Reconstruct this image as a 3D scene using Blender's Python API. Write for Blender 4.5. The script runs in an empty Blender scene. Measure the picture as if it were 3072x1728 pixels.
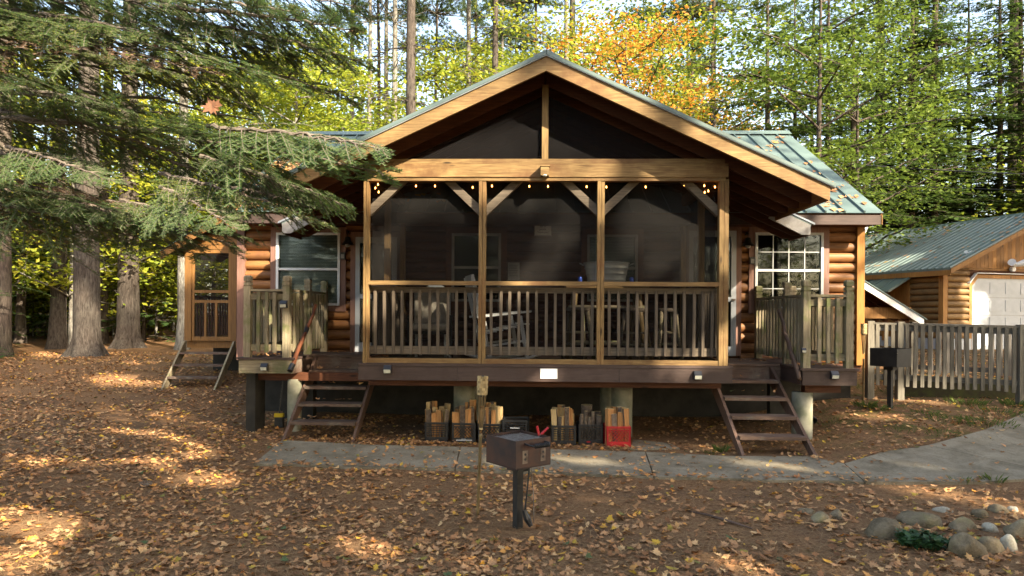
import bpy, bmesh, math, random
from mathutils import Vector, Matrix, noise
R = math.radians
random.seed(7)
sc = bpy.context.scene
COL = sc.collection

# ---------------------------------------------------------------- camera, sky, sun, exposure
F = 2048.0; PX0, PY0 = 1536.0, 940.0
CAM = Vector((-0.151, -9.19, 1.80)); YAW = R(1.75); ROLL = 0.0065
FWD = Vector((-math.sin(YAW), math.cos(YAW), 0)); _r = Vector((math.cos(YAW), math.sin(YAW), 0)); _u = Vector((0, 0, 1))
RT = _r*math.cos(ROLL) + _u*math.sin(ROLL); UP = _u*math.cos(ROLL) - _r*math.sin(ROLL)
cd = bpy.data.cameras.new('camera'); cd.lens = 24.0; cd.sensor_width = 36.0; cd.clip_end = 600; cd.clip_start = 0.1
cd.shift_y = (PY0-864.0)/3072.0
cam = bpy.data.objects.new('camera', cd); COL.objects.link(cam)
mw = Matrix((RT, UP, -FWD)).transposed().to_4x4(); mw.translation = CAM; cam.matrix_world = mw
sc.camera = cam
SUN_TO = Vector((1.0, -1.0, 0.92)).normalized()
SUN_EL = math.asin(SUN_TO.z)
w = bpy.data.worlds.new('World'); sc.world = w; w.use_nodes = True
wn = w.node_tree; bg = wn.nodes['Background']
sky = wn.nodes.new('ShaderNodeTexSky'); sky.sky_type = 'NISHITA'; sky.sun_disc = False
sky.sun_elevation = SUN_EL; sky.sun_rotation = R(135); sky.air_density = 1.0; sky.dust_density = 2.0; sky.ozone_density = 1.0
wn.links.new(sky.outputs[0], bg.inputs[0]); bg.inputs[1].default_value = 0.15
sd = bpy.data.lights.new('sun', 'SUN'); sd.energy = 4.3; sd.angle = R(0.53); sd.color = (1.0, 0.95, 0.86)
so = bpy.data.objects.new('sun', sd); COL.objects.link(so)
so.rotation_euler = SUN_TO.to_track_quat('Z', 'Y').to_euler(); so.location = (10, -10, 20)
sc.view_settings.view_transform = 'Standard'; sc.view_settings.look = 'None'
sc.view_settings.exposure = 2.3; sc.view_settings.gamma = 1.0; sc.view_settings.use_curve_mapping = False
sc.view_settings.use_white_balance = True; sc.view_settings.white_balance_temperature = 7900; sc.view_settings.white_balance_tint = 10
sc.cycles.max_bounces = 7; sc.cycles.diffuse_bounces = 3; sc.cycles.glossy_bounces = 3
sc.cycles.transmission_bounces = 4; sc.cycles.transparent_max_bounces = 10; sc.cycles.use_denoising = True
sc.cycles.caustics_reflective = False; sc.cycles.caustics_refractive = False

# ---------------------------------------------------------------- pixel helpers (photograph pixels, 3072 wide)
def ray(px, py): return (RT*((px-PX0)/F) + UP*((PY0-py)/F) + FWD)
def U(px, py, y):
    d = ray(px, py); t = (y-CAM.y)/d.y; return CAM + d*t
def ss(a, b, x):
    t = min(1, max(0, (x-a)/(b-a))); return t*t*(3-2*t)
def gz(x, y):
    z = 0.36*ss(2.9, 5.4, x)*ss(-2.6, 2.4, y)
    z += (0.31*ss(3.3, 3.75, y) + 0.2*ss(4.5, 9.5, y))*ss(4.4, 5.4, x)
    z += 0.5*ss(1.5, 9.0, y)*ss(-4.0, -6.5, x)
    z += 0.9*ss(10, 32, y)
    z += 0.035*noise.noise(Vector((x*.35, y*.35, 3))) + 0.012*noise.noise(Vector((x*1.7, y*1.7, 9)))
    return z
def G(px, py, off=0.0):
    d = ray(px, py); t = 2.0
    while t < 120:
        p = CAM + d*t
        if p.z <= gz(p.x, p.y)+off: break
        t += 0.03
    return CAM + d*t

# ---------------------------------------------------------------- materials
def newmat(name):
    m = bpy.data.materials.new(name); m.use_nodes = True
    nt = m.node_tree; return m, nt, nt.nodes['Principled BSDF']
def N(nt, t, **k):
    n = nt.nodes.new(t)
    for a, b in k.items(): setattr(n, a, b)
    return n
def lk(nt, a, b): nt.links.new(a, b)
def ramp(nt, fac, cols, pos=None):
    r = N(nt, 'ShaderNodeValToRGB'); e = r.color_ramp.elements
    n = len(cols)
    while len(e) < n: e.new(0.5)
    for i, c in enumerate(cols):
        e[i].position = pos[i] if pos else i/(n-1); e[i].color = (c[0], c[1], c[2], 1)
    lk(nt, fac, r.inputs[0]); return r.outputs[0]
def coords(nt, rnd=True):
    tc = N(nt, 'ShaderNodeNewGeometry').outputs['Position']
    if not rnd: return tc
    oi = N(nt, 'ShaderNodeObjectInfo'); mu = N(nt, 'ShaderNodeMath', operation='MULTIPLY'); mu.inputs[1].default_value = 31.7
    lk(nt, oi.outputs['Random'], mu.inputs[0]); va = N(nt, 'ShaderNodeVectorMath', operation='ADD')
    lk(nt, tc, va.inputs[0]); lk(nt, mu.outputs[0], va.inputs[1]); return va.outputs[0]
def noisef(nt, co, scale, detail=4, sv=None, rough=.55, dist=0):
    if sv:
        mp = N(nt, 'ShaderNodeMapping'); mp.inputs['Scale'].default_value = sv; lk(nt, co, mp.inputs[0]); co = mp.outputs[0]
    n = N(nt, 'ShaderNodeTexNoise'); n.inputs['Scale'].default_value = scale; n.inputs['Detail'].default_value = detail
    n.inputs['Roughness'].default_value = rough; n.inputs['Distortion'].default_value = dist
    lk(nt, co, n.inputs['Vector']); return n.outputs[0]
def mixc(nt, fac, a, b, mode='MIX'):
    m = N(nt, 'ShaderNodeMix', data_type='RGBA', blend_type=mode)
    for s, v in ((m.inputs[0], fac), (m.inputs[6], a), (m.inputs[7], b)):
        if isinstance(v, (int, float)): s.default_value = v
        elif isinstance(v, tuple): s.default_value = (v[0], v[1], v[2], 1)
        else: lk(nt, v, s)
    return m.outputs[2]
def bump(nt, bs, h, st=.3, d=.01):
    b = N(nt, 'ShaderNodeBump'); b.inputs['Strength'].default_value = st; b.inputs['Distance'].default_value = d
    lk(nt, h, b.inputs['Height']); lk(nt, b.outputs[0], bs.inputs['Normal'])
def objvar(nt, col, lo, hi):
    oi = N(nt, 'ShaderNodeObjectInfo'); mr = N(nt, 'ShaderNodeMapRange'); mr.inputs[3].default_value = lo; mr.inputs[4].default_value = hi
    lk(nt, oi.outputs['Random'], mr.inputs[0]); h = N(nt, 'ShaderNodeHueSaturation'); lk(nt, col, h.inputs['Color']); lk(nt, mr.outputs[0], h.inputs['Value'])
    return h.outputs[0]
def wood(name, dark, light, axis='X', rough=.72, sc_=1.0, blot=None, blotc=None, var=.18, knots=True, bst=.35):
    m, nt, bs = newmat(name); co = coords(nt)
    s = {'X': (1.0, 16, 16), 'Y': (16, 1.0, 16), 'Z': (16, 16, 1.0)}[axis]
    g = noisef(nt, co, 3.2*sc_, 6, s, .6, .6)
    c = ramp(nt, g, [dark, tuple((a+b)/2 for a, b in zip(dark, light)), light], [.28, .5, .72])
    b1 = noisef(nt, co, 2.3, 3, (.6, .6, .6) if axis != 'Z' else (1, 1, .5))
    c = mixc(nt, .55, c, ramp(nt, b1, [(.45, .42, .4), (1, 1, 1)], [.3, .7]), 'MULTIPLY')
    if blot:
        b2 = noisef(nt, co, blot, 5, None, .65); c = mixc(nt, ramp(nt, b2, [(0, 0, 0), (1, 1, 1)], [.5, .66]), c, blotc)
    if knots:
        vo = N(nt, 'ShaderNodeTexVoronoi'); vo.inputs['Scale'].default_value = 1.0
        mp = N(nt, 'ShaderNodeMapping'); mp.inputs['Scale'].default_value = {'X': (1.6, 6, 6), 'Y': (6, 1.6, 6), 'Z': (6, 6, 1.6)}[axis]
        lk(nt, co, mp.inputs[0]); lk(nt, mp.outputs[0], vo.inputs['Vector'])
        c = mixc(nt, ramp(nt, vo.outputs['Distance'], [(1, 1, 1), (0, 0, 0)], [.05, .12]), c, tuple(x*.3 for x in dark))
    c = objvar(nt, c, 1-var, 1+var); lk(nt, c, bs.inputs['Base Color'])
    bs.inputs['Roughness'].default_value = rough; bs.inputs['Specular IOR Level'].default_value = .3; bump(nt, bs, g, bst, .006); return m
def plain(name, c1, c2=None, rough=.6, scale=8, metal=0, spec=.4, bst=0, var=0, detail=5, lo=.35, hi=.65):
    m, nt, bs = newmat(name); co = coords(nt)
    g = noisef(nt, co, scale, detail)
    c = ramp(nt, g, [c1, c2 or tuple(x*.75 for x in c1)], [lo, hi])
    if var: c = objvar(nt, c, 1-var, 1+var)
    lk(nt, c, bs.inputs['Base Color']); bs.inputs['Roughness'].default_value = rough; bs.inputs['Metallic'].default_value = metal
    bs.inputs['Specular IOR Level'].default_value = spec
    if bst: bump(nt, bs, g, bst, .01)
    return m
def leafmat(name, cols, transl=.35, rough=.55, pos=None, objmix=.5, spec=.25):
    m, nt, bs = newmat(name)
    ge = N(nt, 'ShaderNodeNewGeometry'); oi = N(nt, 'ShaderNodeObjectInfo')
    a = N(nt, 'ShaderNodeMath', operation='MULTIPLY_ADD'); a.inputs[1].default_value = objmix; lk(nt, oi.outputs['Random'], a.inputs[0]); lk(nt, ge.outputs['Random Per Island'], a.inputs[2])
    fr = N(nt, 'ShaderNodeMath', operation='FRACT' if objmix >= 1 else 'MULTIPLY')
    lk(nt, a.outputs[0], fr.inputs[0])
    if objmix < 1: fr.inputs[1].default_value = 1/(1+objmix)
    c = ramp(nt, fr.outputs[0], cols, pos)
    lk(nt, c, bs.inputs['Base Color']); bs.inputs['Roughness'].default_value = rough; bs.inputs['Specular IOR Level'].default_value = spec
    if transl:
        tr = N(nt, 'ShaderNodeBsdfTranslucent'); lk(nt, c, tr.inputs[0]); mx = N(nt, 'ShaderNodeMixShader'); mx.inputs[0].default_value = transl
        lk(nt, bs.outputs[0], mx.inputs[1]); lk(nt, tr.outputs[0], mx.inputs[2]); lk(nt, mx.outputs[0], nt.nodes['Material Output'].inputs[0])
    return m
M = {}
M['gold'] = wood('stained_pine_x', (.125, .066, .024), (.345, .222, .092), 'X', blot=1.6, blotc=(.13, .065, .025))
M['goldz'] = wood('stained_pine_z', (.118, .064, .024), (.345, .225, .092), 'Z', blot=1.8, blotc=(.15, .075, .028))
M['goldy'] = wood('stained_pine_y', (.14, .055, .02), (.30, .14, .05), 'Y')
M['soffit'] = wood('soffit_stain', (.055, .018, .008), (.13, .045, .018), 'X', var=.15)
M['brown'] = wood('brown_paint_x', (.052, .034, .028), (.092, .060, .050), 'X', rough=.6, knots=False, bst=.15, blot=5, blotc=(.05, .03, .024))
M['browny'] = wood('brown_paint_y', (.052, .034, .028), (.092, .060, .050), 'Y', rough=.6, knots=False, bst=.15)
M['step'] = wood('step_stain', (.08, .05, .037), (.175, .11, .08), 'X', rough=.75, blot=3.5, blotc=(.16, .13, .10))
M['stepz'] = wood('step_stain_z', (.08, .05, .037), (.18, .105, .075), 'Z', rough=.75)
M['grey'] = wood('weathered_x', (.15, .12, .075), (.36, .30, .20), 'X', rough=.85, blot=3, blotc=(.11, .115, .05), knots=False)
M['greyz'] = wood('weathered_z', (.15, .12, .075), (.38, .32, .215), 'Z', rough=.85, blot=3.2, blotc=(.13, .14, .055), knots=False)
M['greyy'] = wood('weathered_y', (.15, .12, .075), (.34, .28, .19), 'Y', rough=.85, blot=3, blotc=(.12, .125, .055), knots=False)
M['braced'] = wood('weathered_brace', (.08, .063, .045), (.20, .16, .115), 'X', rough=.85, knots=False)
M['balus'] = wood('porch_baluster', (.065, .05, .037), (.16, .127, .092), 'Z', rough=.85, knots=False)
M['fencez'] = wood('fence_grey_z', (.095, .088, .07), (.235, .215, .17), 'Z', rough=.9, knots=False)
M['fencex'] = wood('fence_grey_x', (.095, .088, .07), (.225, .205, .165), 'X', rough=.9, knots=False)
M['fencedark'] = wood('fence_dark', (.09, .08, .07), (.19, .175, .15), 'Z', rough=.9, knots=False)
M['log'] = wood('log_siding', (.16, .062, .022), (.34, .155, .055), 'X', rough=.5, blot=1.5, blotc=(.15, .065, .03), var=.25)
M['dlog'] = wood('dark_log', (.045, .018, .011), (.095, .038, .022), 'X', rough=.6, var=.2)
M['glog'] = wood('garage_log', (.16, .09, .035), (.33, .195, .08), 'X', rough=.6, blot=1.5, blotc=(.13, .08, .035), var=.25)
M['orange'] = wood('orange_board', (.15, .068, .02), (.28, .135, .038), 'Z', rough=.6, var=.1)
M['cornero'] = wood('orange_corner_board', (.25, .10, .02), (.42, .195, .04), 'Z', rough=.6, var=.05)
M['hang'] = plain('brown_hanging_leaf', (.15, .062, .028), (.09, .038, .018), .8, 30)
M['corner'] = wood('brown_corner_board', (.17, .085, .06), (.28, .155, .12), 'Z', rough=.6, knots=False, var=.1)
M['gableb'] = wood('gable_board', (.23, .10, .028), (.40, .20, .06), 'Z', rough=.6, var=.25)
M['barn'] = plain('grey_fascia', (.42, .40, .37), (.27, .25, .22), .6, 9)
M['greenmetal'] = plain('green_metal_roof', (.105, .15, .14), (.08, .12, .112), .42, 2.5, 0, .5, var=.06)
M['drip'] = plain('drip_edge', (.42, .47, .50), (.34, .38, .41), .4, 6)
M['sash'] = plain('aged_sash', (.48, .49, .48), (.38, .39, .38), .5, 5)
M['vent'] = plain('burnt_vent', (.20, .15, .11), (.07, .045, .035), .7, 18)
M['white'] = plain('white_vinyl', (.74, .75, .74), (.62, .63, .62), .5, 5)
M['whited'] = plain('white_door', (.42, .45, .48), (.36, .39, .42), .45, 4)
M['dim'] = plain('grey_trim', (.30, .30, .28), (.2, .2, .19), .6, 5)
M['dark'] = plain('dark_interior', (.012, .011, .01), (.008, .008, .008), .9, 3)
M['inwall'] = plain('interior_wall', (.10, .085, .07), (.07, .06, .05), .9, 2)
def make_concrete():
    m, nt, bs = newmat('concrete'); co = coords(nt, False)
    a = noisef(nt, co, 2.2, 6, None, .65, .4); b = noisef(nt, co, 55, 6, None, .7); c2 = noisef(nt, co, 9, 7, (1.6, .7, 1), .7, 1.2)
    c = ramp(nt, a, [(.115, .098, .066), (.215, .185, .135), (.285, .255, .19)], [.3, .5, .72])
    c = mixc(nt, .5, c, ramp(nt, b, [(.5, .48, .45), (1.15, 1.12, 1.08)], [.3, .7]), 'MULTIPLY')
    c = mixc(nt, ramp(nt, c2, [(0, 0, 0), (.75, .75, .75)], [.52, .7]), c, (.10, .085, .055))
    lk(nt, c, bs.inputs['Base Color']); bs.inputs['Roughness'].default_value = .92; bs.inputs['Specular IOR Level'].default_value = .2; bump(nt, bs, b, .35, .006); return m
M['concrete'] = make_concrete()
M['pier'] = plain('pier_concrete', (.25, .235, .18), (.125, .13, .085), .9, 5, bst=.2, detail=8)
M['black'] = plain('black_iron', (.022, .021, .021), (.012, .012, .012), .5, 9, bst=.1)
M['blackp'] = plain('black_plastic', (.02, .021, .023), (.012, .012, .014), .35, 6, spec=.5)
M['red'] = plain('red_plastic', (.45, .012, .018), (.33, .008, .014), .4, 6, spec=.5)
M['rust'] = plain('rusty_steel', (.05, .02, .012), (.02, .011, .009), .7, 7, bst=.25, detail=8)
M['rusty2'] = plain('rusty_front', (.075, .03, .018), (.018, .015, .016), .55, 5, bst=.2, detail=8)
M['steel'] = plain('worn_steel', (.22, .19, .17), (.11, .08, .065), .45, 20, .6)
M['galv'] = plain('galvanised', (.50, .54, .55), (.38, .42, .43), .42, 5, .45)
M['blue'] = plain('blue_can', (.02, .06, .28), (.03, .08, .4), .3, 9, .4)
M['bamboo'] = wood('bamboo', (.11, .07, .03), (.235, .165, .075), 'Z', rough=.5, knots=False)
M['weave'] = wood('bamboo_weave', (.28, .19, .08), (.54, .41, .21), 'Z', rough=.6, knots=False, var=.35)
M['split'] = wood('split_wood', (.40, .255, .11), (.68, .49, .25), 'Z', rough=.85, var=.25, knots=False, sc_=2)
M['splito'] = wood('split_wood_orange', (.34, .15, .05), (.58, .30, .12), 'Z', rough=.85, var=.25, knots=False, sc_=2)
M['splitend'] = plain('cut_end', (.55, .42, .22), (.40, .27, .12), .9, 30, var=.2)
M['barkl'] = plain('log_bark', (.16, .12, .085), (.07, .05, .04), .95, 25, bst=.6, var=.2)
M['varn'] = wood('varnished_branch', (.075, .026, .014), (.17, .06, .028), 'Z', rough=.35, knots=False)
M['darkbranch'] = wood('dark_branch', (.06, .035, .025), (.14, .085, .06), 'Z', rough=.6, knots=False)
M['cush'] = plain('cushion_cloth', (.36, .33, .27), (.26, .23, .18), .95, 14)
M['whitep'] = plain('white_paint', (.66, .67, .65), (.55, .56, .54), .5, 8)
M['lens'] = plain('solar_lens', (.62, .63, .52), (.5, .5, .42), .3, 30)
def make_stone(name, c1, c2, moss):
    m, nt, bs = newmat(name); co = coords(nt)
    a = noisef(nt, co, 7, 9, None, .7, .3); b = noisef(nt, co, 70, 5, None, .7); d = noisef(nt, co, 3.5, 5, None, .7)
    c = ramp(nt, a, [c2, c1], [.35, .65]); c = mixc(nt, .55, c, ramp(nt, b, [(.5, .5, .5), (1.2, 1.2, 1.2)], [.3, .7]), 'MULTIPLY')
    c = mixc(nt, ramp(nt, d, [(0, 0, 0), (moss, moss, moss)], [.5, .66]), c, (.13, .135, .04)); c = objvar(nt, c, .75, 1.25)
    lk(nt, c, bs.inputs['Base Color']); bs.inputs['Roughness'].default_value = .9; bs.inputs['Specular IOR Level'].default_value = .2; bump(nt, bs, a, .9, .03); return m
M['stone'] = make_stone('field_stone', (.26, .205, .135), (.105, .082, .05), .45)
M['stonew'] = make_stone('pale_stone', (.44, .40, .32), (.27, .24, .18), .2)
M['yellow'] = plain('yellow_plastic', (.62, .46, .03), (.5, .36, .02), .5, 5)
M['twig'] = plain('bare_twig', (.16, .13, .105), (.09, .07, .055), .9, 14)
M['footing'] = plain('shade_toned_footing', (.035, .032, .026), (.02, .018, .015), .95, 5, bst=.2, detail=8)  # concrete coloured near black to stand in for shade under the floors
M['moss'] = plain('mossy_timber', (.05, .055, .016), (.028, .022, .014), .95, 6, bst=.5)
def bark(name, c1, c2, c3):
    m, nt, bs = newmat(name); co = coords(nt)
    g = noisef(nt, co, 4.5, 7, (5, 5, .9), .65, .8); b = noisef(nt, co, 1.3, 4)
    c = mixc(nt, ramp(nt, b, [(0, 0, 0), (1, 1, 1)], [.42, .62]), ramp(nt, g, [c1, c2], [.33, .66]), ramp(nt, g, [c1, c3], [.33, .66]))
    lk(nt, c, bs.inputs['Base Color']); bs.inputs['Roughness'].default_value = .95; bs.inputs['Specular IOR Level'].default_value = .1; bump(nt, bs, g, .9, .05); return m
M['bark'] = bark('pine_bark', (.024, .019, .016), (.09, .073, .06), (.11, .096, .08))
M['barkb'] = bark('grey_bark', (.06, .055, .045), (.22, .20, .17), (.29, .28, .25))
M['barkd'] = bark('dark_bark', (.03, .024, .02), (.11, .085, .07), (.13, .11, .085))
M['hemlock'] = leafmat('hemlock_needles', [(.035, .075, .024), (.065, .115, .03), (.115, .16, .038)], .4, .6, None, .7)
M['fir'] = leafmat('fir_needles', [(.03, .07, .026), (.055, .115, .038), (.11, .17, .05), (.24, .23, .05)], .45, .5, None, .4)
M['firdead'] = leafmat('dead_needles', [(.12, .07, .045), (.19, .11, .07), (.26, .15, .075)], .15, .8)
M['maple'] = leafmat('maple_green', [(.12, .17, .025), (.22, .28, .035), (.36, .36, .045), (.46, .38, .05)], .5, .5, [0, .4, .8, 1], .6)
M['maplegr'] = leafmat('maple_midgreen', [(.06, .105, .02), (.11, .165, .026), (.185, .235, .033), (.42, .31, .05)], .45, .5, [0, .45, .9, 1], .5)
M['mapleo'] = leafmat('maple_orange', [(.48, .15, .03), (.50, .24, .04), (.42, .32, .045), (.20, .23, .035)], .5, .5, [0, .3, .55, .8], .5)
M['pinen'] = leafmat('pine_needles', [(.04, .075, .03), (.075, .12, .04), (.13, .17, .05)], .35, .6, None, .6)
M['litter'] = leafmat('fallen_leaf', [(.13, .058, .026), (.26, .122, .052), (.38, .188, .08), (.46, .258, .128), (.34, .145, .06), (.58, .37, .18), (.56, .24, .05), (.6, .38, .05), (.07, .10, .04)], .12, .7, [0, .15, .34, .52, .68, .8, .92, .965, .992], 1.0)
M['needle'] = leafmat('pine_straw', [(.13, .075, .038), (.26, .155, .075), (.36, .235, .12)], .1, .8)
M['grass'] = leafmat('grass_blades', [(.05, .085, .02), (.095, .14, .03), (.2, .19, .06)], .3, .6)
M['plant'] = leafmat('dark_plant', [(.018, .05, .018), (.035, .085, .028), (.06, .11, .04)], .2, .4)
def make_ground():
    m, nt, bs = newmat('forest_floor'); co = coords(nt, False)
    n1 = noisef(nt, co, 38, 8, (1, 1, 1), .7); n2 = noisef(nt, co, 11, 6, (.5, 2.2, 1), .65, 1.5); n3 = noisef(nt, co, 1.1, 4)
    n4 = noisef(nt, co, 30, 5, (3, .6, 1), .6, 1)
    c = ramp(nt, n1, [(.08, .045, .025), (.215, .122, .065), (.36, .215, .115)], [.3, .5, .72])
    c = mixc(nt, .6, c, ramp(nt, n2, [(.35, .3, .26), (1.25, 1.15, 1.0)], [.3, .7]), 'MULTIPLY')
    c = mixc(nt, ramp(nt, n4, [(0, 0, 0), (.7, .7, .7)], [.55, .7]), c, (.26, .155, .07))
    c = mixc(nt, ramp(nt, n3, [(0, 0, 0), (.6, .6, .6)], [.5, .7]), c, (.085, .055, .036))
    # moss and thin grass on the raised ground by the fence and along the walk
    sx = N(nt, 'ShaderNodeSeparateXYZ'); lk(nt, co, sx.inputs[0])
    mr = N(nt, 'ShaderNodeMapRange'); mr.inputs[1].default_value = 2.6; mr.inputs[2].default_value = 5.2; lk(nt, sx.outputs[0], mr.inputs[0])
    my = N(nt, 'ShaderNodeMapRange'); my.inputs[1].default_value = -1.8; my.inputs[2].default_value = .6; lk(nt, sx.outputs[1], my.inputs[0])
    mm = N(nt, 'ShaderNodeMath', operation='MULTIPLY'); lk(nt, mr.outputs[0], mm.inputs[0]); lk(nt, my.outputs[0], mm.inputs[1])
    n5 = noisef(nt, co, 3.2, 6, None, .7); m2 = N(nt, 'ShaderNodeMath', operation='MULTIPLY'); lk(nt, mm.outputs[0], m2.inputs[0])
    lk(nt, ramp(nt, n5, [(0, 0, 0), (.8, .8, .8)], [.46, .62]), m2.inputs[1])
    c = mixc(nt, m2.outputs[0], c, ramp(nt, n1, [(.035, .045, .012), (.12, .125, .03)], [.3, .7]))
    n6 = noisef(nt, co, 1.6, 5, None, .7)
    c = mixc(nt, ramp(nt, n6, [(0, 0, 0), (.55, .55, .55)], [.63, .72]), c, (.075, .075, .022))
    lk(nt, c, bs.inputs['Base Color']); bs.inputs['Roughness'].default_value = .95; bs.inputs['Specular IOR Level'].default_value = .15
    bump(nt, bs, n1, .8, .03); return m
M['ground'] = make_ground()
def make_screen(name, f, c):
    m, nt, bs = newmat(name); tr = N(nt, 'ShaderNodeBsdfTransparent'); df = N(nt, 'ShaderNodeBsdfDiffuse'); mx = N(nt, 'ShaderNodeMixShader')
    co = coords(nt); g = noisef(nt, co, 1.8, 4); mr = N(nt, 'ShaderNodeMapRange'); mr.inputs[3].default_value = f-.06; mr.inputs[4].default_value = f+.06
    lk(nt, g, mr.inputs[0]); lk(nt, mr.outputs[0], mx.inputs[0]); df.inputs[0].default_value = (*c, 1)
    lk(nt, tr.outputs[0], mx.inputs[1]); lk(nt, df.outputs[0], mx.inputs[2]); lk(nt, mx.outputs[0], nt.nodes['Material Output'].inputs[0]); return m
M['screen'] = make_screen('insect_screen', .33, (.02, .019, .018))
M['screend'] = make_screen('insect_screen_dark', .42, (.014, .013, .013))
def make_glass():
    m, nt, bs = newmat('window_glass'); tr = N(nt, 'ShaderNodeBsdfTransparent'); gl = N(nt, 'ShaderNodeBsdfGlossy'); gl.inputs['Roughness'].default_value = .03
    fr = N(nt, 'ShaderNodeFresnel'); fr.inputs[0].default_value = 1.42; mx = N(nt, 'ShaderNodeMixShader'); lk(nt, fr.outputs[0], mx.inputs[0])
    tr.inputs[0].default_value = (.75, .8, .78, 1); gl.inputs[0].default_value = (.6, .63, .65, 1)
    lk(nt, tr.outputs[0], mx.inputs[1]); lk(nt, gl.outputs[0], mx.inputs[2]); lk(nt, mx.outputs[0], nt.nodes['Material Output'].inputs[0]); return m
M['glass'] = make_glass()
def emis(name, c, s):
    m, nt, bs = newmat(name); bs.inputs['Base Color'].default_value = (*c, 1); bs.inputs['Emission Color'].default_value = (*c, 1); bs.inputs['Emission Strength'].default_value = s; return m
M['bulb'] = emis('lit_bulb', (1.0, .36, .09), 4.5)

# ---------------------------------------------------------------- mesh helpers
class MB:
    def __init__(s): s.v = []; s.f = []; s.m = []
    def add(s, vs, fs, mi=0):
        o = len(s.v); s.v += [tuple(v) for v in vs]; s.f += [tuple(i+o for i in f) for f in fs]; s.m += [mi]*len(fs); return s
    def box(s, x0, x1, y0, y1, z0, z1, mi=0):
        return s.add([(x0,y0,z0),(x1,y0,z0),(x1,y1,z0),(x0,y1,z0),(x0,y0,z1),(x1,y0,z1),(x1,y1,z1),(x0,y1,z1)],
                     [(0,3,2,1),(4,5,6,7),(0,1,5,4),(1,2,6,5),(2,3,7,6),(3,0,4,7)], mi)
    def bar(s, a, b, w, h, up=Vector((0,0,1)), mi=0):
        a = Vector(a); b = Vector(b); d = (b-a).normalized(); x = d.cross(up)
        if x.length < 1e-4: x = Vector((1,0,0))
        x.normalize(); z = x.cross(d)
        vs = [p + x*sx*w/2 + z*sz*h/2 for p in (a, b) for sx, sz in ((-1,-1),(1,-1),(1,1),(-1,1))]
        return s.add(vs, [(3,2,1,0),(4,5,6,7),(0,1,5,4),(1,2,6,5),(2,3,7,6),(3,0,4,7)], mi)
    def prism(s, pts, vec, mi=0):
        n = len(pts); vec = Vector(vec); a = [Vector(p) for p in pts]; b = [p+vec for p in a]
        return s.add(a+b, [tuple(range(n))[::-1], tuple(range(n, 2*n))]+[(i, (i+1) % n, n+(i+1) % n, n+i) for i in range(n)], mi)
    def tube(s, pts, rad, n=6, cap=True, mi=0):
        pts = [Vector(p) for p in pts]; rings = []; o = len(s.v); k = len(pts)
        if not isinstance(rad, (list, tuple)): rad = [rad]*k
        ref = Vector((0,0,1)) if abs((pts[-1]-pts[0]).normalized().z) < .9 else Vector((1,0,0))
        for i, p in enumerate(pts):
            d = (pts[min(i+1,k-1)]-pts[max(i-1,0)]).normalized(); x = d.cross(ref).normalized(); y = d.cross(x)
            for j in range(n):
                a = 2*math.pi*j/n; s.v.append(tuple(p + (x*math.cos(a)+y*math.sin(a))*rad[i]))
        for i in range(k-1):
            for j in range(n):
                s.f.append((o+i*n+j, o+i*n+(j+1)%n, o+(i+1)*n+(j+1)%n, o+(i+1)*n+j)); s.m.append(mi)
        if cap:
            s.f.append(tuple(o+j for j in range(n))[::-1]); s.m.append(mi); s.f.append(tuple(o+(k-1)*n+j for j in range(n))); s.m.append(mi)
        return s
    def lathe(s, prof, n=14, sx=1, sy=1, mi=0, c=(0,0,0)):
        o = len(s.v); k = len(prof)
        for r, z in prof:
            for j in range(n):
                a = 2*math.pi*j/n; s.v.append((c[0]+r*sx*math.cos(a), c[1]+r*sy*math.sin(a), c[2]+z))
        for i in range(k-1):
            for j in range(n):
                s.f.append((o+i*n+j, o+i*n+(j+1)%n, o+(i+1)*n+(j+1)%n, o+(i+1)*n+j)); s.m.append(mi)
        return s
    def mesh(s, name, mats, smooth=False):
        me = bpy.data.meshes.new(name); me.from_pydata(s.v, [], s.f)
        for m in (mats if isinstance(mats, (list, tuple)) else [mats]): me.materials.append(M[m] if isinstance(m, str) else m)
        if any(s.m): me.polygons.foreach_set('material_index', s.m)
        if smooth: me.polygons.foreach_set('use_smooth', [True]*len(s.f))
        me.update(); return me
ROOT = {}
def wl(p):
    l = Vector((0,0,0))
    while p is not None: l = l + p.location; p = p.parent
    return l
def obj(name, me, parent=None, loc=(0,0,0), rot=(0,0,0), scale=(1,1,1), kind=None):
    o = bpy.data.objects.new(name, me); COL.objects.link(o); o.parent = parent
    o.location = loc; o.rotation_euler = rot; o.scale = scale
    if kind: o['kind'] = kind
    return o
def build(mb, name, mats, parent=None, smooth=False, kind=None, world=True):
    """world=True: vertices are world positions (all parents unrotated)"""
    if parent is not None and world:
        l = wl(parent); mb.v = [(x-l.x, y-l.y, z-l.z) for x, y, z in mb.v]
    return obj(name, mb.mesh(name, mats, smooth), parent, kind=kind)
def inst(name, me, parent, loc, rot=(0,0,0), scale=(1,1,1)):
    l = wl(parent) if parent is not None else Vector((0,0,0)); return obj(name, me, parent, Vector(loc)-l, rot, scale)
def tag(o, label, cat, group=None, kind=None):
    o['label'] = label; o['category'] = cat
    if group: o['group'] = group
    if kind: o['kind'] = kind
    return o
def thing(name, label, cat, loc=(0,0,0), rotz=0, group=None):
    o = bpy.data.objects.new(name, None); COL.objects.link(o); o.location = loc; o.rotation_euler = (0,0,rotz); o.empty_display_size = .1
    return tag(o, label, cat, group)
def copy_tree(o, parent=None):
    c = o.copy(); COL.objects.link(c); c.parent = parent
    for ch in list(o.children): copy_tree(ch, c)
    return c
def unitbox(mat, name='piece'): return MB().box(-.5,.5,-.5,.5,-.5,.5).mesh(name, mat)
UB = {}
def ub(mat):
    if mat not in UB: UB[mat] = unitbox(mat, 'board_'+mat)
    return UB[mat]
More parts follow.
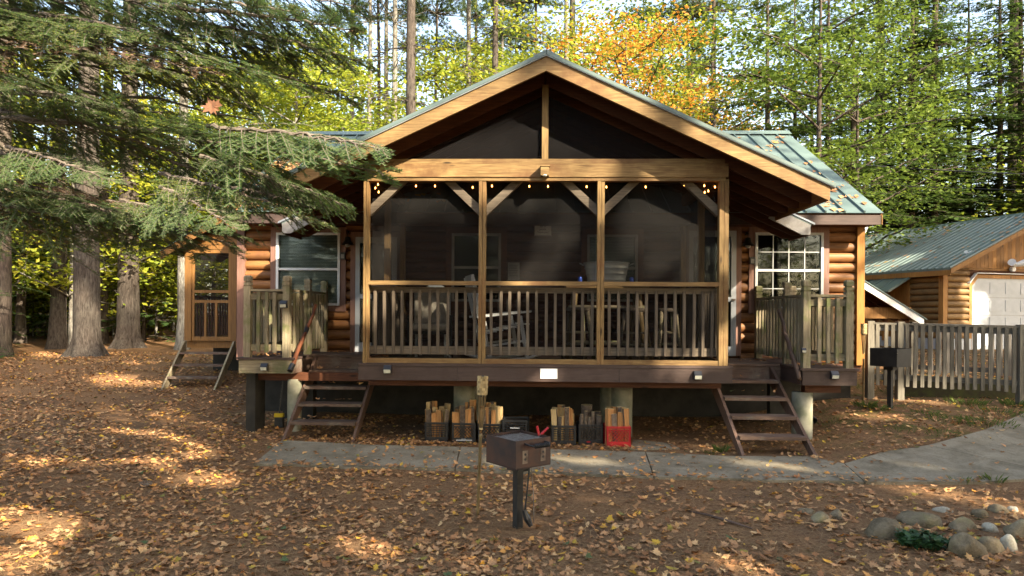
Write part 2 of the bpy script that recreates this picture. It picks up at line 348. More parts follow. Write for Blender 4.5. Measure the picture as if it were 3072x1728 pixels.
def board(name, mat, parent, x0, x1, y0, y1, z0, z1):
    return inst(name, ub(mat), parent, ((x0+x1)/2,(y0+y1)/2,(z0+z1)/2), (0,0,0), (abs(x1-x0),abs(y1-y0),abs(z1-z0)))
SHADE = [('can', 3.5, -14, .74), ('can2', 8.5, -14.5, .82), ('can', 13.5, -14.5, 1.1), ('can2', 18.5, -15.0, 1.12), ('can2', 24.5, -15.0, 1.15), ('can', 11.5, -19.0, .95), ('can', 22, -21, 1.35), ('canT', 15.5, -14.5, 1.0), ('canT', 19.5, -16, 1.05), ('canT', 14.5, -19, 1.15), ('can', 22.3, 1.5, .95), ('can2', 26.5, 3.0, 1.05), ('can2', 18.5, 0.5, .8), ('can2', 16.5, -9, .7)]
# ---------------------------------------------------------------- ground and walk
def axis(lo, hi, nlo, nhi, fine):
    a = [lo]; 
    while a[-1] < nlo-.01: a.append(min(nlo, a[-1] + max(fine*2, (nlo-a[-1])*.22)))
    while a[-1] < nhi-.01: a.append(min(nhi, a[-1]+fine))
    st = fine*2
    while a[-1] < hi: a.append(a[-1]+st); st *= 1.25
    return a
def ground_mesh():
    xs = axis(-160, 160, -9, 11, .16); ys = axis(-90, 200, -7.5, 6, .16)
    v = [(x, y, gz(x, y)) for y in ys for x in xs]; n = len(xs)
    f = [(j*n+i, j*n+i+1, (j+1)*n+i+1, (j+1)*n+i) for j in range(len(ys)-1) for i in range(n-1)]
    mb = MB(); mb.v = v; mb.f = f; mb.m = [0]*len(f); return mb.mesh('ground', 'ground', True)
ground = obj('ground', ground_mesh(), kind='structure')

walk = bpy.data.objects.new('concrete_walk', None); COL.objects.link(walk); walk['kind'] = 'structure'
def slab(pix, top=.03):
    pts = []
    for px, py in pix:
        p = G(px, py, top); pts.append(Vector((p.x, p.y, gz(p.x, p.y)+top)))
    c = sum(pts, Vector())/len(pts); pts = [c+(p-c)*.994 for p in pts]
    b = [p-Vector((0,0,.14)) for p in pts]; n = len(pts)
    mb = MB(); mb.add(b+pts, [tuple(range(n))[::-1], tuple(range(n,2*n))]+[(i,(i+1)%n,n+(i+1)%n,n+i) for i in range(n)])
    # wind faces outward whichever way the pixels run
    o = build(mb, 'slab', 'concrete', walk)
    bm = bmesh.new(); bm.from_mesh(o.data); bmesh.ops.recalc_face_normals(bm, faces=bm.faces); bm.to_mesh(o.data); bm.free(); return o
slab([(759,1391),(900,1393),(1050,1401),(1200,1402),(1365,1407),(1382,1340),(1100,1334),(846,1321)])
slab([(1365,1407),(1500,1414),(1640,1416),(1800,1425),(1962,1430),(1936,1356),(1382,1340)])
slab([(1962,1430),(2120,1433),(2300,1441),(2440,1441),(2595,1447),(2533,1391),(2425,1370),(2172,1368),(1936,1356)])
slab([(2595,1447),(2957,1447),(3110,1436),(3110,1408),(2783,1336),(2649,1356),(2533,1391)])
slab([(3110,1408),(3200,1330),(3110,1300),(2957,1288),(2783,1336)])
slab([(3110,1300),(3300,1260),(3110,1232),(3072,1240),(2957,1288)])
slab([(1900,1318),(2010,1330),(2040,1345),(1890,1349)], .012)

# ---------------------------------------------------------------- log cabin
WY = 2.55                        # face of the front wall
XL, XR = U(713, 800, WY).x, U(2592, 800, WY).x
Z0, Z1 = .98, 3.44
cab = thing('log_cabin', 'log cabin with brown half-round siding and green metal roof behind the screened porch', 'cabin', (0, 5.5, 0))
EY = 2.15; EZ = 3.49; SL = .57; RY = 6.35; RZ = EZ+SL*(RY-EY); BY = 2*RY-WY
def rect(px0, py0, px1, py1, y=WY):
    a = U(px0, py0, y); b = U(px1, py1, y); return [a.x, b.x, b.z, a.z]     # x0 x1 z0 z1
wR = rect(2265, 698, 2468, 925); wL = rect(830, 698, 1020, 917)
dR = [2.50, U(2207, 800, WY).x, 1.10, U(2200, 693, WY).z]; dL = [U(1068, 800, WY).x, -2.50, 1.12, 3.10]
pW1 = rect(1356, 700, 1502, 905); pW2 = rect(1762, 704, 1912, 905)
OPEN = [wR, wL, dR, dL, pW1, pW2]
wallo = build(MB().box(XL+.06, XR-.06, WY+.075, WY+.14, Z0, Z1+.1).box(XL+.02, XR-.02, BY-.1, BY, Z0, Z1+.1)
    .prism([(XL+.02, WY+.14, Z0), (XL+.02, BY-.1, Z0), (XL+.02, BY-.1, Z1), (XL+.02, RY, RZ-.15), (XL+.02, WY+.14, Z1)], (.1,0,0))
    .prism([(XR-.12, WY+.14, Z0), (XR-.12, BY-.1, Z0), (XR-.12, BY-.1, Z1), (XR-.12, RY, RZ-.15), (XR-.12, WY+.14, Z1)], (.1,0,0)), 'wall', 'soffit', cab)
# openings cut by leaving dark recess boxes in front of the sheathing; each course is one piece of half-round siding per gap
prof = [(.0, 0), (-.025, .012), (-.045, .04), (-.052, .5), (-.045, .96), (-.025, .988), (.0, 1)]
def logmesh(mat):
    mb = MB(); P = [(-.052*math.sin(math.pi*(.06+.88*t/10))**.6 if 0 < t < 10 else 0, t/10) for t in range(11)]
    vs = [(x, y, z) for x in (-.5, .5) for y, z in P]; n = len(P)
    mb.add(vs, [(i, i+n, i+n+1, i+1) for i in range(n-1)]+[tuple(range(n)), tuple(range(n, 2*n))[::-1]]); return mb.mesh('log', mat, False)
LOGM = logmesh('log'); GLOGM = logmesh('glog')
PIT = .172
def courses(wall, xa, xb, z0, z1, y, opens, me, name='log'):
    k = 0; z = z0
    while z < z1-.02:
        h = min(PIT, z1-z); segs = [(xa, xb)]
        for a, b, c, d in opens:
            if z+h > c-.05 and z < d+.05:
                ns = []
                for s, e in segs:
                    if b+.09 <= s or a-.09 >= e: ns.append((s, e)); continue
                    if a-.09 > s: ns.append((s, a-.09))
                    if b+.09 < e: ns.append((b+.09, e))
                segs = ns
        for s, e in segs:
            if e-s > .03: inst(name, me, wall, ((s+e)/2, y+.075, z+.004), (0,0,0), (e-s-.004, 1.35, h-.008))
        z += PIT; k += 1
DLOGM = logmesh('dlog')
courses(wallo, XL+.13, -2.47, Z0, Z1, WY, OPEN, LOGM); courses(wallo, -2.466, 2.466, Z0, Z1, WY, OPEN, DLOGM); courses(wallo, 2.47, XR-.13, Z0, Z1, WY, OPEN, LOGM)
cbr = build(MB().box(XR-.125, XR, WY-.03, WY+.14, Z0-.02, Z1+.04), 'corner_board', 'cornero', cab)
cbl = build(MB().box(XL, XL+.13, WY-.03, WY+.14, Z0-.02, Z1+.04), 'corner_board', 'corner', cab)
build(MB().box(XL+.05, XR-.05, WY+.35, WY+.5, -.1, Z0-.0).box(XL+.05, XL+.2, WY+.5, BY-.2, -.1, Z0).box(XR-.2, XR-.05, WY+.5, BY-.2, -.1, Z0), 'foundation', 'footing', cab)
build(MB().box(XL+.02, XR-.02, WY+.02, BY-.15, Z0-.14, Z0-.002), 'floor_rim', 'soffit', cab)
def window(parent, r, y, name='window', cols=0, rows=0, fm='white', glass='glass', trim=None, blind=False, rail=True):
    x0, x1, z0, z1 = r; t = .042
    if trim:
        mbt = MB().box(x0-.1, x0, y-.012, y+.07, z0-.1, z1+.1).box(x1, x1+.1, y-.012, y+.07, z0-.1, z1+.1).box(x0, x1, y-.012, y+.07, z1, z1+.1).box(x0, x1, y-.012, y+.07, z0-.1, z0)
        build(mbt, 'window_trim', trim, parent)
    mb = MB().box(x0, x0+t, y-.03, y+.05, z0, z1).box(x1-t, x1, y-.03, y+.05, z0, z1).box(x0+t, x1-t, y-.03, y+.05, z1-t, z1).box(x0+t, x1-t, y-.03, y+.05, z0, z0+t)
    zm = (z0+z1)/2
    if rail: mb.box(x0+t, x1-t, y-.018, y+.04, zm-.02, zm+.02)
    wo = build(mb, name, fm, parent)
    build(MB().box(x0+t, x1-t, y+.005, y+.009, zm+.025, z1-t), 'pane', glass, wo)
    build(MB().box(x0+t, x1-t, y+.015, y+.019, z0+t, zm-.025), 'pane', glass, wo)
    for i in range(1, cols):
        x = x0+t+(x1-x0-2*t)*i/cols; build(MB().box(x-.006, x+.006, y-.006, y+.003, z0+t, zm-.025).box(x-.006, x+.006, y-.006, y+.003, zm+.025, z1-t), 'muntin', 'sash' if fm == 'white' else fm, wo)
    for k in range(rows):
        for a, b in ((z0+t, zm-.025), (zm+.025, z1-t)):
            z = a+(b-a)*(k+1)/(rows+1); build(MB().box(x0+t, x1-t, y-.008, y+.001, z-.006, z+.006), 'muntin', 'sash' if fm == 'white' else fm, wo)
    if blind:
        mb = MB(); z = z0+t+.01
        while z < z1-t: mb.add([(x0+t+.01, y+.03, z), (x1-t-.01, y+.03, z), (x1-t-.01, y+.05, z+.022), (x0+t+.01, y+.05, z+.022)], [(0,1,2,3)]); z += .026
        build(mb, 'blind', 'white', wo)
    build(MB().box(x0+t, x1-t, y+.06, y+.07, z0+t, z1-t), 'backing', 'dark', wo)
    return wo
window(cab, wR, WY, cols=4, rows=1, trim='corner', fm='sash')
window(cab, wL, WY, cols=0, trim='corner', blind=True, fm='white')
window(cab, pW1, WY, trim='soffit', fm='dim')
window(cab, pW2, WY, trim='soffit', fm='dim', blind=True)
def house_door(r, parent, label):
    x0, x1, z0, z1 = r; y = WY
    d = build(MB().box(x0, x0+.075, y-.04, y+.05, z0, z1).box(x1-.085, x1, y-.04, y+.05, z0, z1).box(x0+.075, x1-.085, y-.04, y+.05, z1-.1, z1).box(x0+.075, x1-.085, y-.04, y+.05, z0, z0+.16).box(x0+.075, x1-.085, y-.037, y+.047, z0+.92, z0+1.0), 'storm_door', 'whited', parent)
    build(MB().box(x0+.075, x1-.085, y+.0, y+.005, z0+.16, z0+.92).box(x0+.075, x1-.085, y+.0, y+.005, z0+1.0, z1-.1), 'pane', 'glass', d)
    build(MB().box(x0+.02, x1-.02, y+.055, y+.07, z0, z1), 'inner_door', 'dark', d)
    build(MB().box(x1-.07, x1-.02, y-.07, y-.04, z0+.94, z0+.97).box(x1-.055, x1-.04, y-.04, y-.03, z0+.94, z0+.97), 'handle', 'steel', d)
    build(MB().box(x0-.09, x0, y-.03, y+.07, z0, z1+.09).box(x1, x1+.09, y-.03, y+.07, z0, z1+.09).box(x0, x1, y-.03, y+.07, z1, z1+.09), 'door_trim', 'corner', parent)
    d['label'] = label; return d
house_door(dR, cab, 'white storm door right of the porch'); house_door(dL, cab, 'pale storm door left of the porch')
# roof: standing-seam panels, front and back slope
OV = .11; RX0, RX1 = XL-OV, XR+OV
def rp(x, y): return Vector((x, y, EZ+SL*(y-EY) if y <= RY else EZ+SL*(2*RY-EY-y)))
nrm = Vector((0, -SL, 1)).normalized()
roof = build(MB().prism([rp(RX0, EY)-nrm*.06, rp(RX0, RY)-Vector((0,0,.07)), rp(RX0, 2*RY-EY)-Vector((0,0,.07)), rp(RX0, 2*RY-EY)-Vector((0,0,.02)), rp(RX0, RY)-Vector((0,0,.02)), rp(RX0, EY)-nrm*.02], (RX1-RX0, 0, 0)), 'roof', 'soffit', cab)
PW = .305; npan = int((RX1-RX0)/PW); PW = (RX1-RX0)/npan
LS = (rp(0, RY)-rp(0, EY-.03)).length; ang = math.atan(SL)
pm = MB().box(-.5*PW+.004, .5*PW-.004, 0, LS, 0, .006).box(-.5*PW-.012, -.5*PW+.012, 0, LS, .002, .042).mesh('roof_panel', 'greenmetal')
for i in range(npan+1):
    x = RX0+(i+.5)*PW
    if i < npan: inst('roof_panel', pm, roof, rp(x, EY-.03), (ang, 0, 0))
build(MB().prism([rp(RX0-.02, RY-.16)+nrm*.045, rp(RX0-.02, RY)+Vector((0,0,.07)), rp(RX0-.02, RY+.16)+Vector((0,0,.05)), rp(RX0-.02, RY)+Vector((0,0,.045))], (RX1-RX0+.04, 0, 0)), 'ridge_cap', 'greenmetal', roof)
build(MB().box(RX0, RX1, 2*RY-EY-.03, 2*RY-EY, 3.3, 3.49).prism([rp(RX0, RY)+Vector((0,0,.01)), rp(RX0, 2*RY-EY+.03)+Vector((0,0,.01)), rp(RX0, 2*RY-EY+.03)+Vector((0,0,.0)), rp(RX0, RY)], (RX1-RX0, 0, 0)), 'rear_slope', 'greenmetal', roof)
build(MB().box(RX0+.02, RX1-.02, EY-.0, EY+.04, EZ-.20, EZ-.045), 'fascia', 'brown', cab)
build(MB().box(RX0+.05, RX1-.05, EY+.04, WY+.07, EZ-.19, EZ-.165), 'eave_soffit', 'soffit', cab)
for x in (RX0+.005, RX1-.035):
    build(MB().prism([rp(x, EY+.0)-Vector((0,0,.045)), rp(x, RY)-Vector((0,0,.045)), rp(x, RY)-Vector((0,0,.2)), rp(x, EY+.0)-Vector((0,0,.2))], (.03, 0, 0)), 'rake_board', 'orange', cab)
# leaf and needle debris lying on a roof
def debris(parent, fn, n, name, smin=.03, smax=.09, clump=6):
    mb = MB(); rr = random.Random(5)
    i = 0
    while i < n:
        c = fn(rr.random(), rr.random()); k = rr.randint(1, clump)
        for q in range(k):
            p, u, v, nn = c; s = rr.uniform(smin, smax); a = rr.random()*6.28; dx = rr.gauss(0, .10); dy = rr.gauss(0, .05)
            e1 = (u*math.cos(a)+v*math.sin(a))*s; e2 = (-u*math.sin(a)+v*math.cos(a))*s*.6; o = p+u*dx+v*dy+nn*(.012+rr.random()*.02)
            mb.add([o-e1, o-e2+nn*.01, o+e1, o+e2+nn*.012], [(0,1,2,3)])
        i += k
    return build(mb, name, 'litter', parent, kind='stuff')
vv = Vector((0, math.cos(ang), math.sin(ang))); uu = Vector((1,0,0))
debris(roof, lambda a, b: (rp(RX0+.1+(RX1-RX0-.2)*(a if a < .4 else .72+.27*(a-.4)/.6), EY+.05+(RY-EY-.1)*b**1.5), uu, vv, nrm), 420, 'roof_leaves')
debris(roof, lambda a, b: (rp(RX0+.1+2.2*a, EY+.05+2.9*b), uu, vv, nrm), 1700, 'roof_leaves', .04, .10, 10)

# ---------------------------------------------------------------- screened porch
PXH = 2.44; FL = 1.105
por = thing('screened_porch', 'screened porch with golden timber frame and broad gable on concrete piers', 'porch', (0, 1.2, 0))
zr = lambda x: 5.07-.463*abs(x)
BYF = -.50                                   # front of the barge boards
EX = 3.57; EX2 = 4.08; YE = 1.40
# deck
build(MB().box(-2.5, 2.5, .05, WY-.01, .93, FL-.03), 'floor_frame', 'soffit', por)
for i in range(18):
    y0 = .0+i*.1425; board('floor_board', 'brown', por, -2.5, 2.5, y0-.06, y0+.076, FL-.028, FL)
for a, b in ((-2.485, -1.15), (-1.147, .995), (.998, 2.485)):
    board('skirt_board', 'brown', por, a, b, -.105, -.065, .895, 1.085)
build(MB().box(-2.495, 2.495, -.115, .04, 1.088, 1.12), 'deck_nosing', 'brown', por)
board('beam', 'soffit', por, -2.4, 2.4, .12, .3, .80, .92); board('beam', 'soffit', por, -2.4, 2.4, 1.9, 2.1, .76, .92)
for px in (1392, 1865):
    p = U(px, 1300, .85); build(MB().lathe([(.155, -.2), (.155, .90), (0, .90)], 20, c=(p.x, .85, 0)), 'pier', 'pier', por, True)
for x in (-1.1, 1.1): build(MB().lathe([(.145, -.2), (.145, .76), (0, .76)], 16, c=(x, 2.0, 0)), 'pier', 'pier', por, True)
# front frame
XS = [(-2.44, -2.395), (-.875, -.785), (.735, .825), (2.345, 2.44)]
Xp = [U(p, 900, 0).x for p in (1088, 1107, 1436, 1457, 1790, 1811, 2154, 2175.5)]
hx = [-2.44]+[x for x in Xp[1:7]]+[2.44]
for k, (a, b) in enumerate(((0, 1), (2, 3), (4, 5), (6, 7))):
    a, b = hx[a], hx[b]; m = (a+b)/2
    build(MB().box(a, m-.003, -.055, .05, 1.122, 3.60).box(m+.003, b, -.048, .05, 1.122, 3.60), 'post', 'goldz', por)
for a, b in ((1, 2), (3, 4), (5, 6)):
    a, b = hx[a], hx[b]
    board('sill_rail', 'gold', por, a, b, -.045, .045, 1.122, 1.185); board('mid_rail', 'gold', por, a, b, -.05, .045, 2.175, 2.23)
    build(MB().box(a, b, .140, .142, 1.13, 2.2), 'screen', 'screen', por); build(MB().box(a, b, .162, .164, 2.2, 3.61), 'screen', 'screen', por)
    # corner braces inside the screen
    L = .36
    for s, x in ((1, a), (-1, b)):
        mb = MB(); w_ = .10
        mb.prism([(x, .055, 3.60-L-.12), (x, .055, 3.60-L+.03), (x+s*(L-.0), .055, 3.60), (x+s*(L+.14), .055, 3.60)], (0, .09, 0)); build(mb, 'corner_brace', 'braced', por)
board('top_rail', 'gold', por, -2.395, 2.395, -.06, .045, 3.575, 3.622)
board('header', 'gold', por, -2.425, 2.425, -.075, .08, 3.622, 3.80)
board('gable_sill', 'gold', por, -2.38, 2.38, -.065, .045, 3.803, 3.866)
build(MB().box(-.045, .04, -.06, .05, 3.868, 4.86), 'king_post', 'goldz', por)
# gable screens
for s in (-1, 1):
    x0 = s*.045; xe = s*2.55
    mb = MB(); zt = lambda x: zr(x)-.33
    xe = s*(5.07-.33-3.868)/.463
    mb.prism([(x0, -.004, 3.868), (xe, -.004, 3.868), (x0, -.004, zt(x0))], (0, .002, 0)); build(mb, 'gable_screen', 'screend', por)
# porch balusters just behind the screen
bal = MB().box(-.019, .019, -.018, .018, 0, .875).mesh('baluster', 'balus')
for a, b in ((1, 2), (3, 4), (5, 6)):
    a, b = hx[a], hx[b]
    board('rail', 'braced', por, a, b, .075, .115, 2.075, 2.15); board('rail', 'braced', por, a, b, .075, .115, 1.235, 1.345)
    n = 12
    for i in range(n):
        x = a+.08+(b-a-.14)*i/(n-1)+random.uniform(-.006, .006); inst('baluster', bal, por, (x, .056, 1.235), (0, random.uniform(-.01, .01), 0))
# side walls of the porch: posts, rails, screens, balusters
for s in (-1, 1):
    xo = s*2.44
    build(MB().box(xo-s*.0, xo-s*.09, 1.22, 1.31, 1.11, 3.62).box(xo, xo-s*.09, 2.44, 2.53, 1.11, 3.62), 'side_post', 'goldz', por)
    build(MB().box(xo, xo-s*.09, .055, 2.44, 3.623, 3.80), 'side_header', 'goldy', por)
    build(MB().box(xo-s*.02, xo-s*.07, .055, 2.44, 2.175, 2.23).box(xo-s*.02, xo-s*.07, .055, 2.44, 1.122, 1.185), 'side_rail', 'goldy', por)
    build(MB().box(xo-s*.003, xo-s*.005, .05, 2.44, 1.185, 3.62), 'side_screen', 'screen', por)
    for i in range(16): inst('baluster', bal, por, (xo-s*.09, .2+i*.14, 1.235))
# roof
for s in (-1, 1):
    zt = lambda x: zr(x)
    mb = MB().prism([(0, BYF, 5.07), (s*EX, BYF, zr(EX)), (s*EX, BYF, zr(EX)-.165), (s*(EX-.03), BYF, zr(EX)-.165), (0, BYF, 5.07-.18)], (0, .045, 0))
    build(mb, 'barge_board', 'gold', por)
    build(MB().prism([(0, BYF-.025, 5.075), (s*(EX+.06), BYF-.025, zr(EX+.06)+.005), (s*(EX+.06), BYF-.025, zr(EX+.06)+.04), (0, BYF-.025, 5.11)], (0, .075, 0)), 'drip_edge', 'drip', por)
    yv = lambda x: 2.15+(1.58-.463*abs(x))/.57
    # soffit boarding under the metal
    pts = [(0, BYF+.045), (s*EX, BYF+.045), (s*EX, YE), (s*EX2, YE), (s*EX2, 2.2), (s*3.4, 2.2), (0, yv(0))]
    mb = MB(); t = [Vector((x, y, zr(x)-.02)) for x, y in pts]; b = [v+Vector((0,0,.018)) for v in t]; n = len(t)
    mb.add(t+b, [tuple(range(n)), tuple(range(n, 2*n))[::-1]]+[(i, (i+1)%n, n+(i+1)%n, n+i) for i in range(n)])
    rf = build(mb, 'roof_deck', 'soffit', por)
    y = BYF-.03
    while y < 4.7:
        y1 = min(y+.40, 4.72); xo = EX+.06 if y < YE-.2 else EX2+.05
        lim = lambda yy: 0 if yy < 2.15 else (5.07-(3.49+.57*(yy-2.15)))/.463
        xi0 = 0.0; xo0 = xo if y < 2.15 else max(.0, lim(y)); xo1 = xo if y1 < 2.15 else max(.0, lim(y1))
        p4 = [(0, y), (s*xo0, y), (s*xo1, y1-.004), (0, y1-.004)]
        if xo0 > .02:
            t = [Vector((a, b_, zr(a)+.012)) for a, b_ in p4]; mb = MB(); mb.add(t+[v+Vector((0,0,.012)) for v in t], [(0,1,2,3),(7,6,5,4),(0,4,5,1),(1,5,6,2),(2,6,7,3),(3,7,4,0)])
            mb.bar(t[0]+Vector((0,.01,.03)), t[1]+Vector((0,.01,.03)), .025, .04); build(mb, 'roof_panel', 'greenmetal', rf)
        y += .40
    # rafters
    for y in (0.0, .42, .84, 1.26, 1.72, 2.12):
        xo = EX-.03 if y < YE else EX2-.03
        mb = MB().prism([(0.02*s, y, zr(0)-.03), (s*xo, y, zr(xo)-.024), (s*xo, y, zr(xo)-.14), (s*(xo-.12), y, zr(xo)-.165+.03), (0.02*s, y, zr(0)-.20)], (0, .04, 0)); build(mb, 'rafter', 'soffit', por)
    build(MB().prism([(s*EX, BYF+.046, zr(EX)-.003), (s*EX, BYF+.046, zr(EX)-.17), (s*(EX-.03), BYF+.046, zr(EX)-.17), (s*(EX-.03), BYF+.046, zr(EX)-.003)], (0, YE-BYF-.05, 0)), 'eave_fascia', 'goldy', por)
    # wider eave over the entry, weathered end board
    build(MB().prism([(s*(EX+.002), YE-.03, zr(EX)+.0), (s*EX2, YE-.03, zr(EX2)+.0), (s*EX2, YE-.03, zr(EX2)-.15), (s*(EX2-.13), YE-.03, zr(EX2)-.15), (s*(EX-.12), YE-.03, zr(EX)-.13)], (0, .04, 0)), 'eave_end_board', 'barn', por)
    build(MB().prism([(s*(EX+.07), YE-.05, zr(EX+.07)+.026), (s*(EX2+.06), YE-.05, zr(EX2+.06)+.026), (s*(EX2+.06), YE-.05, zr(EX2+.06)+.055), (s*(EX+.07), YE-.05, zr(EX+.07)+.055)], (0, .06, 0)), 'drip_edge', 'drip', por)
    build(MB().box(s*EX2, s*(EX2-.03), YE+.012, 2.19, zr(EX2)-.16, zr(EX2)-.004), 'eave_fascia', 'soffit', por)
build(MB().prism([(-.16, BYF-.03, 5.05), (0, BYF-.03, 5.135), (.16, BYF-.03, 5.05), (.16, BYF-.03, 5.075), (0, BYF-.03, 5.15), (-.16, BYF-.03, 5.075)], (0, 5.2, 0)), 'ridge_cap', 'greenmetal', por)
mbx = MB().box(-.06, .05, -.20, -.08, 3.62, 3.74).box(-.07, .06, -.21, -.08, 3.74, 3.755); 
fx = build(mbx, 'motion_light', 'gold'); tag(fx, 'small box motion light fixed to the middle of the porch header', 'lamp')
lens = build(MB().lathe([(.02, 0), (.03, .01), (.02, .025)], 10, c=(-.005, -.2, 3.605)), 'lens', 'lens', fx)
# white blank plate on the skirt
a = U(1621, 1106, -.11); b = U(1672, 1136, -.11)
pl = build(MB().box(a.x, b.x, -.112, -.107, b.z, a.z), 'blank_plate', 'white'); tag(pl, 'blank white plate screwed to the brown porch skirt', 'plate')
# ---------------------------------------------------------------- entry decks with railings
def post_mesh(h, mat='greyz', w=.10):
    mb = MB(); a = w/2
    mb.box(-a, a, -a, a, 0, h-.16).box(-a+.014, a-.014, -a+.014, a-.014, h-.162, h-.145).box(-a, a, -a, a, h-.145, h-.10).box(-a+.014, a-.014, -a+.014, a-.014, h-.102, h-.085).box(-a, a, -a, a, h-.085, h-.02)
    mb.add([(-a,-a,h-.02),(a,-a,h-.02),(a,a,h-.02),(-a,a,h-.02),(-a*.7,-a*.7,h),(a*.7,-a*.7,h),(a*.7,a*.7,h),(-a*.7,a*.7,h)], [(0,1,5,4),(1,2,6,5),(2,3,7,6),(3,0,4,7),(4,5,6,7)])
    return mb.mesh('rail_post', mat)
PM = post_mesh(1.22); RB = MB().box(-.024, .024, -.02, .02, 0, .90).mesh('baluster', 'greyz')
def railing(par, a, b, z, out, dark=False, n=None):
    a = Vector((a[0], a[1], z)); b = Vector((b[0], b[1], z)); d = (b-a); L = d.length; d.normalize(); o = Vector((out[0], out[1], 0))
    mt = 'grey' if abs(d.x) > .5 else 'greyy'
    a1 = a+d*.05; b1 = b-d*.05; w_ = Vector((0,0,1))
    def bar(name, z0, z1, off, th):
        mb = MB(); c = o*off; mb.bar(a1+c+w_*(z0+z1)/2, b1+c+w_*(z0+z1)/2, th, z1-z0); build(mb, name, mt, par)
    bar('cap_rail', .985, 1.02, .0, .09); bar('upper_rail', .86, .95, -.005, .04); bar('lower_rail', .10, .19, -.005, .04)
    n = n or max(2, int(round((L-.1)/.135))-1)
    for i in range(n):
        p = a1+(b1-a1)*((i+1)/(n+1))+o*.036; inst('baluster', RB, par, (p.x, p.y, z+.075+random.uniform(-.006, .006)), (random.uniform(-.008,.008), random.uniform(-.008,.008), 0 if abs(d.x) > .5 else math.pi/2))
def deck(par, z, xa, xb, yf, yr, xin, s, fm):
    """s: -1 left deck, 1 right deck. platform xa..xb with front yf; walkway from xb to xin with front yr"""
    lo, hi = min(xa, xb), max(xa, xb); l2, h2 = min(xb, xin), max(xb, xin)
    y = yf
    while y < 2.44:
        y1 = min(y+.142, 2.54); board('deck_board', 'brown', par, lo-.03, hi+.03, y-.02, y1-.026, z-.03, z)
        if y >= yr-.15: board('deck_board', 'step', par, (l2+.034 if s < 0 else l2), (h2 if s < 0 else h2-.034), max(y, yr)-.02, y1-.026, z-.032, z-.002)
        y += .142
    board('fascia', fm, par, lo, hi, yf, yf+.04, z-.235, z-.034)
    for x in (lo, hi): board('side_fascia', 'step' if fm == 'grey' and x == hi else 'browny', par, x-.02, x+.02, yf+.042, 2.5, z-.235, z-.035)
    board('fascia', 'step', par, l2+.022, h2-.022, yr, yr+.04, z-.24, z-.036)
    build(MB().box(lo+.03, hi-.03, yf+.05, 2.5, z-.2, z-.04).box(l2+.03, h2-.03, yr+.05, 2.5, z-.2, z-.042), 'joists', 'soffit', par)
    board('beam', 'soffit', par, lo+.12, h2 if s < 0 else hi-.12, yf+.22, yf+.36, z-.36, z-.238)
zL, zR = 1.12, 1.07
yLf, yLr, yRf, yRr = .83, 1.67, .33, 1.11
xLa, xLb = U(716.6, 1080, yLf).x, U(877, 1080, yLf).x; xRb, xRa = U(2408, 1105, yRf).x, U(2571, 1105, yRf).x
dk1 = thing('entry_deck', 'raised entry deck left of the porch with mossy weathered railing', 'deck', ((xLa+xLb)/2, 1.6, 0))
dk2 = thing('entry_deck', 'raised brown entry deck right of the porch with greyed railing', 'deck', ((xRa+xRb)/2, 1.4, 0))
deck(dk1, zL, xLa, xLb, yLf, yLr, -2.51, -1, 'grey'); deck(dk2, zR, xRa, xRb, yRf, yRr, 2.51, 1, 'brown')
A = (U(744, 1000, yLf+.08).x, yLf+.08); B = (U(861, 1000, yLf+.08).x, yLf+.08); C_ = (B[0]+.04, yLr+.06); D_ = (B[0]+.08, 2.46); A2 = (A[0], 2.46)
for p in (A, B, C_, D_, A2): inst('rail_post', PM, dk1, (p[0], p[1], zL))
railing(dk1, A, B, zL, (0,-1), n=3); railing(dk1, B, C_, zL, (1,0)); railing(dk1, C_, D_, zL, (1,0)); railing(dk1, A, A2, zL, (-1,0))
E_ = (U(2417, 1000, yRf+.08).x, yRf+.08); F_ = (U(2545, 1000, yRf+.08).x, yRf+.08); G_ = (E_[0]+.02, yRr+.06); H_ = (E_[0]+.02, 2.46); I_ = (F_[0], 2.46)
for p in (E_, F_, G_, H_, I_): inst('rail_post', PM, dk2, (p[0], p[1], zR))
railing(dk2, E_, F_, zR, (0,-1), n=3); railing(dk2, E_, G_, zR, (-1,0)); railing(dk2, G_, H_, zR, (-1,0)); railing(dk2, F_, I_, zR, (1,0))
p = U(875, 1250, 1.0); build(MB().lathe([(.105, -.2), (.105, .78), (0, .78)], 18, c=(p.x, 1.12, 0)), 'pier', 'pier', dk1, True)
build(MB().box(xLa+.06, xLa+.2, yLf+.12, yLf+.5, -.15, zL-.237), 'block_pier', 'footing', dk1); build(MB().box(xLa+.2, xLb-.1, 2.1, 2.3, -.15, zL-.24), 'rear_block', 'footing', dk1)  # rear block coloured dark in place of the shade below the deck
p = U(2406, 1250, .62); build(MB().lathe([(.14, -.2), (.14, .71), (0, .71)], 18, c=(p.x, .62, 0)), 'pier', 'pier', dk2, True)
build(MB().box(xRb+.1, xRa-.1, 1.9, 2.05, -.1, .82), 'block_pier', 'footing', dk2)

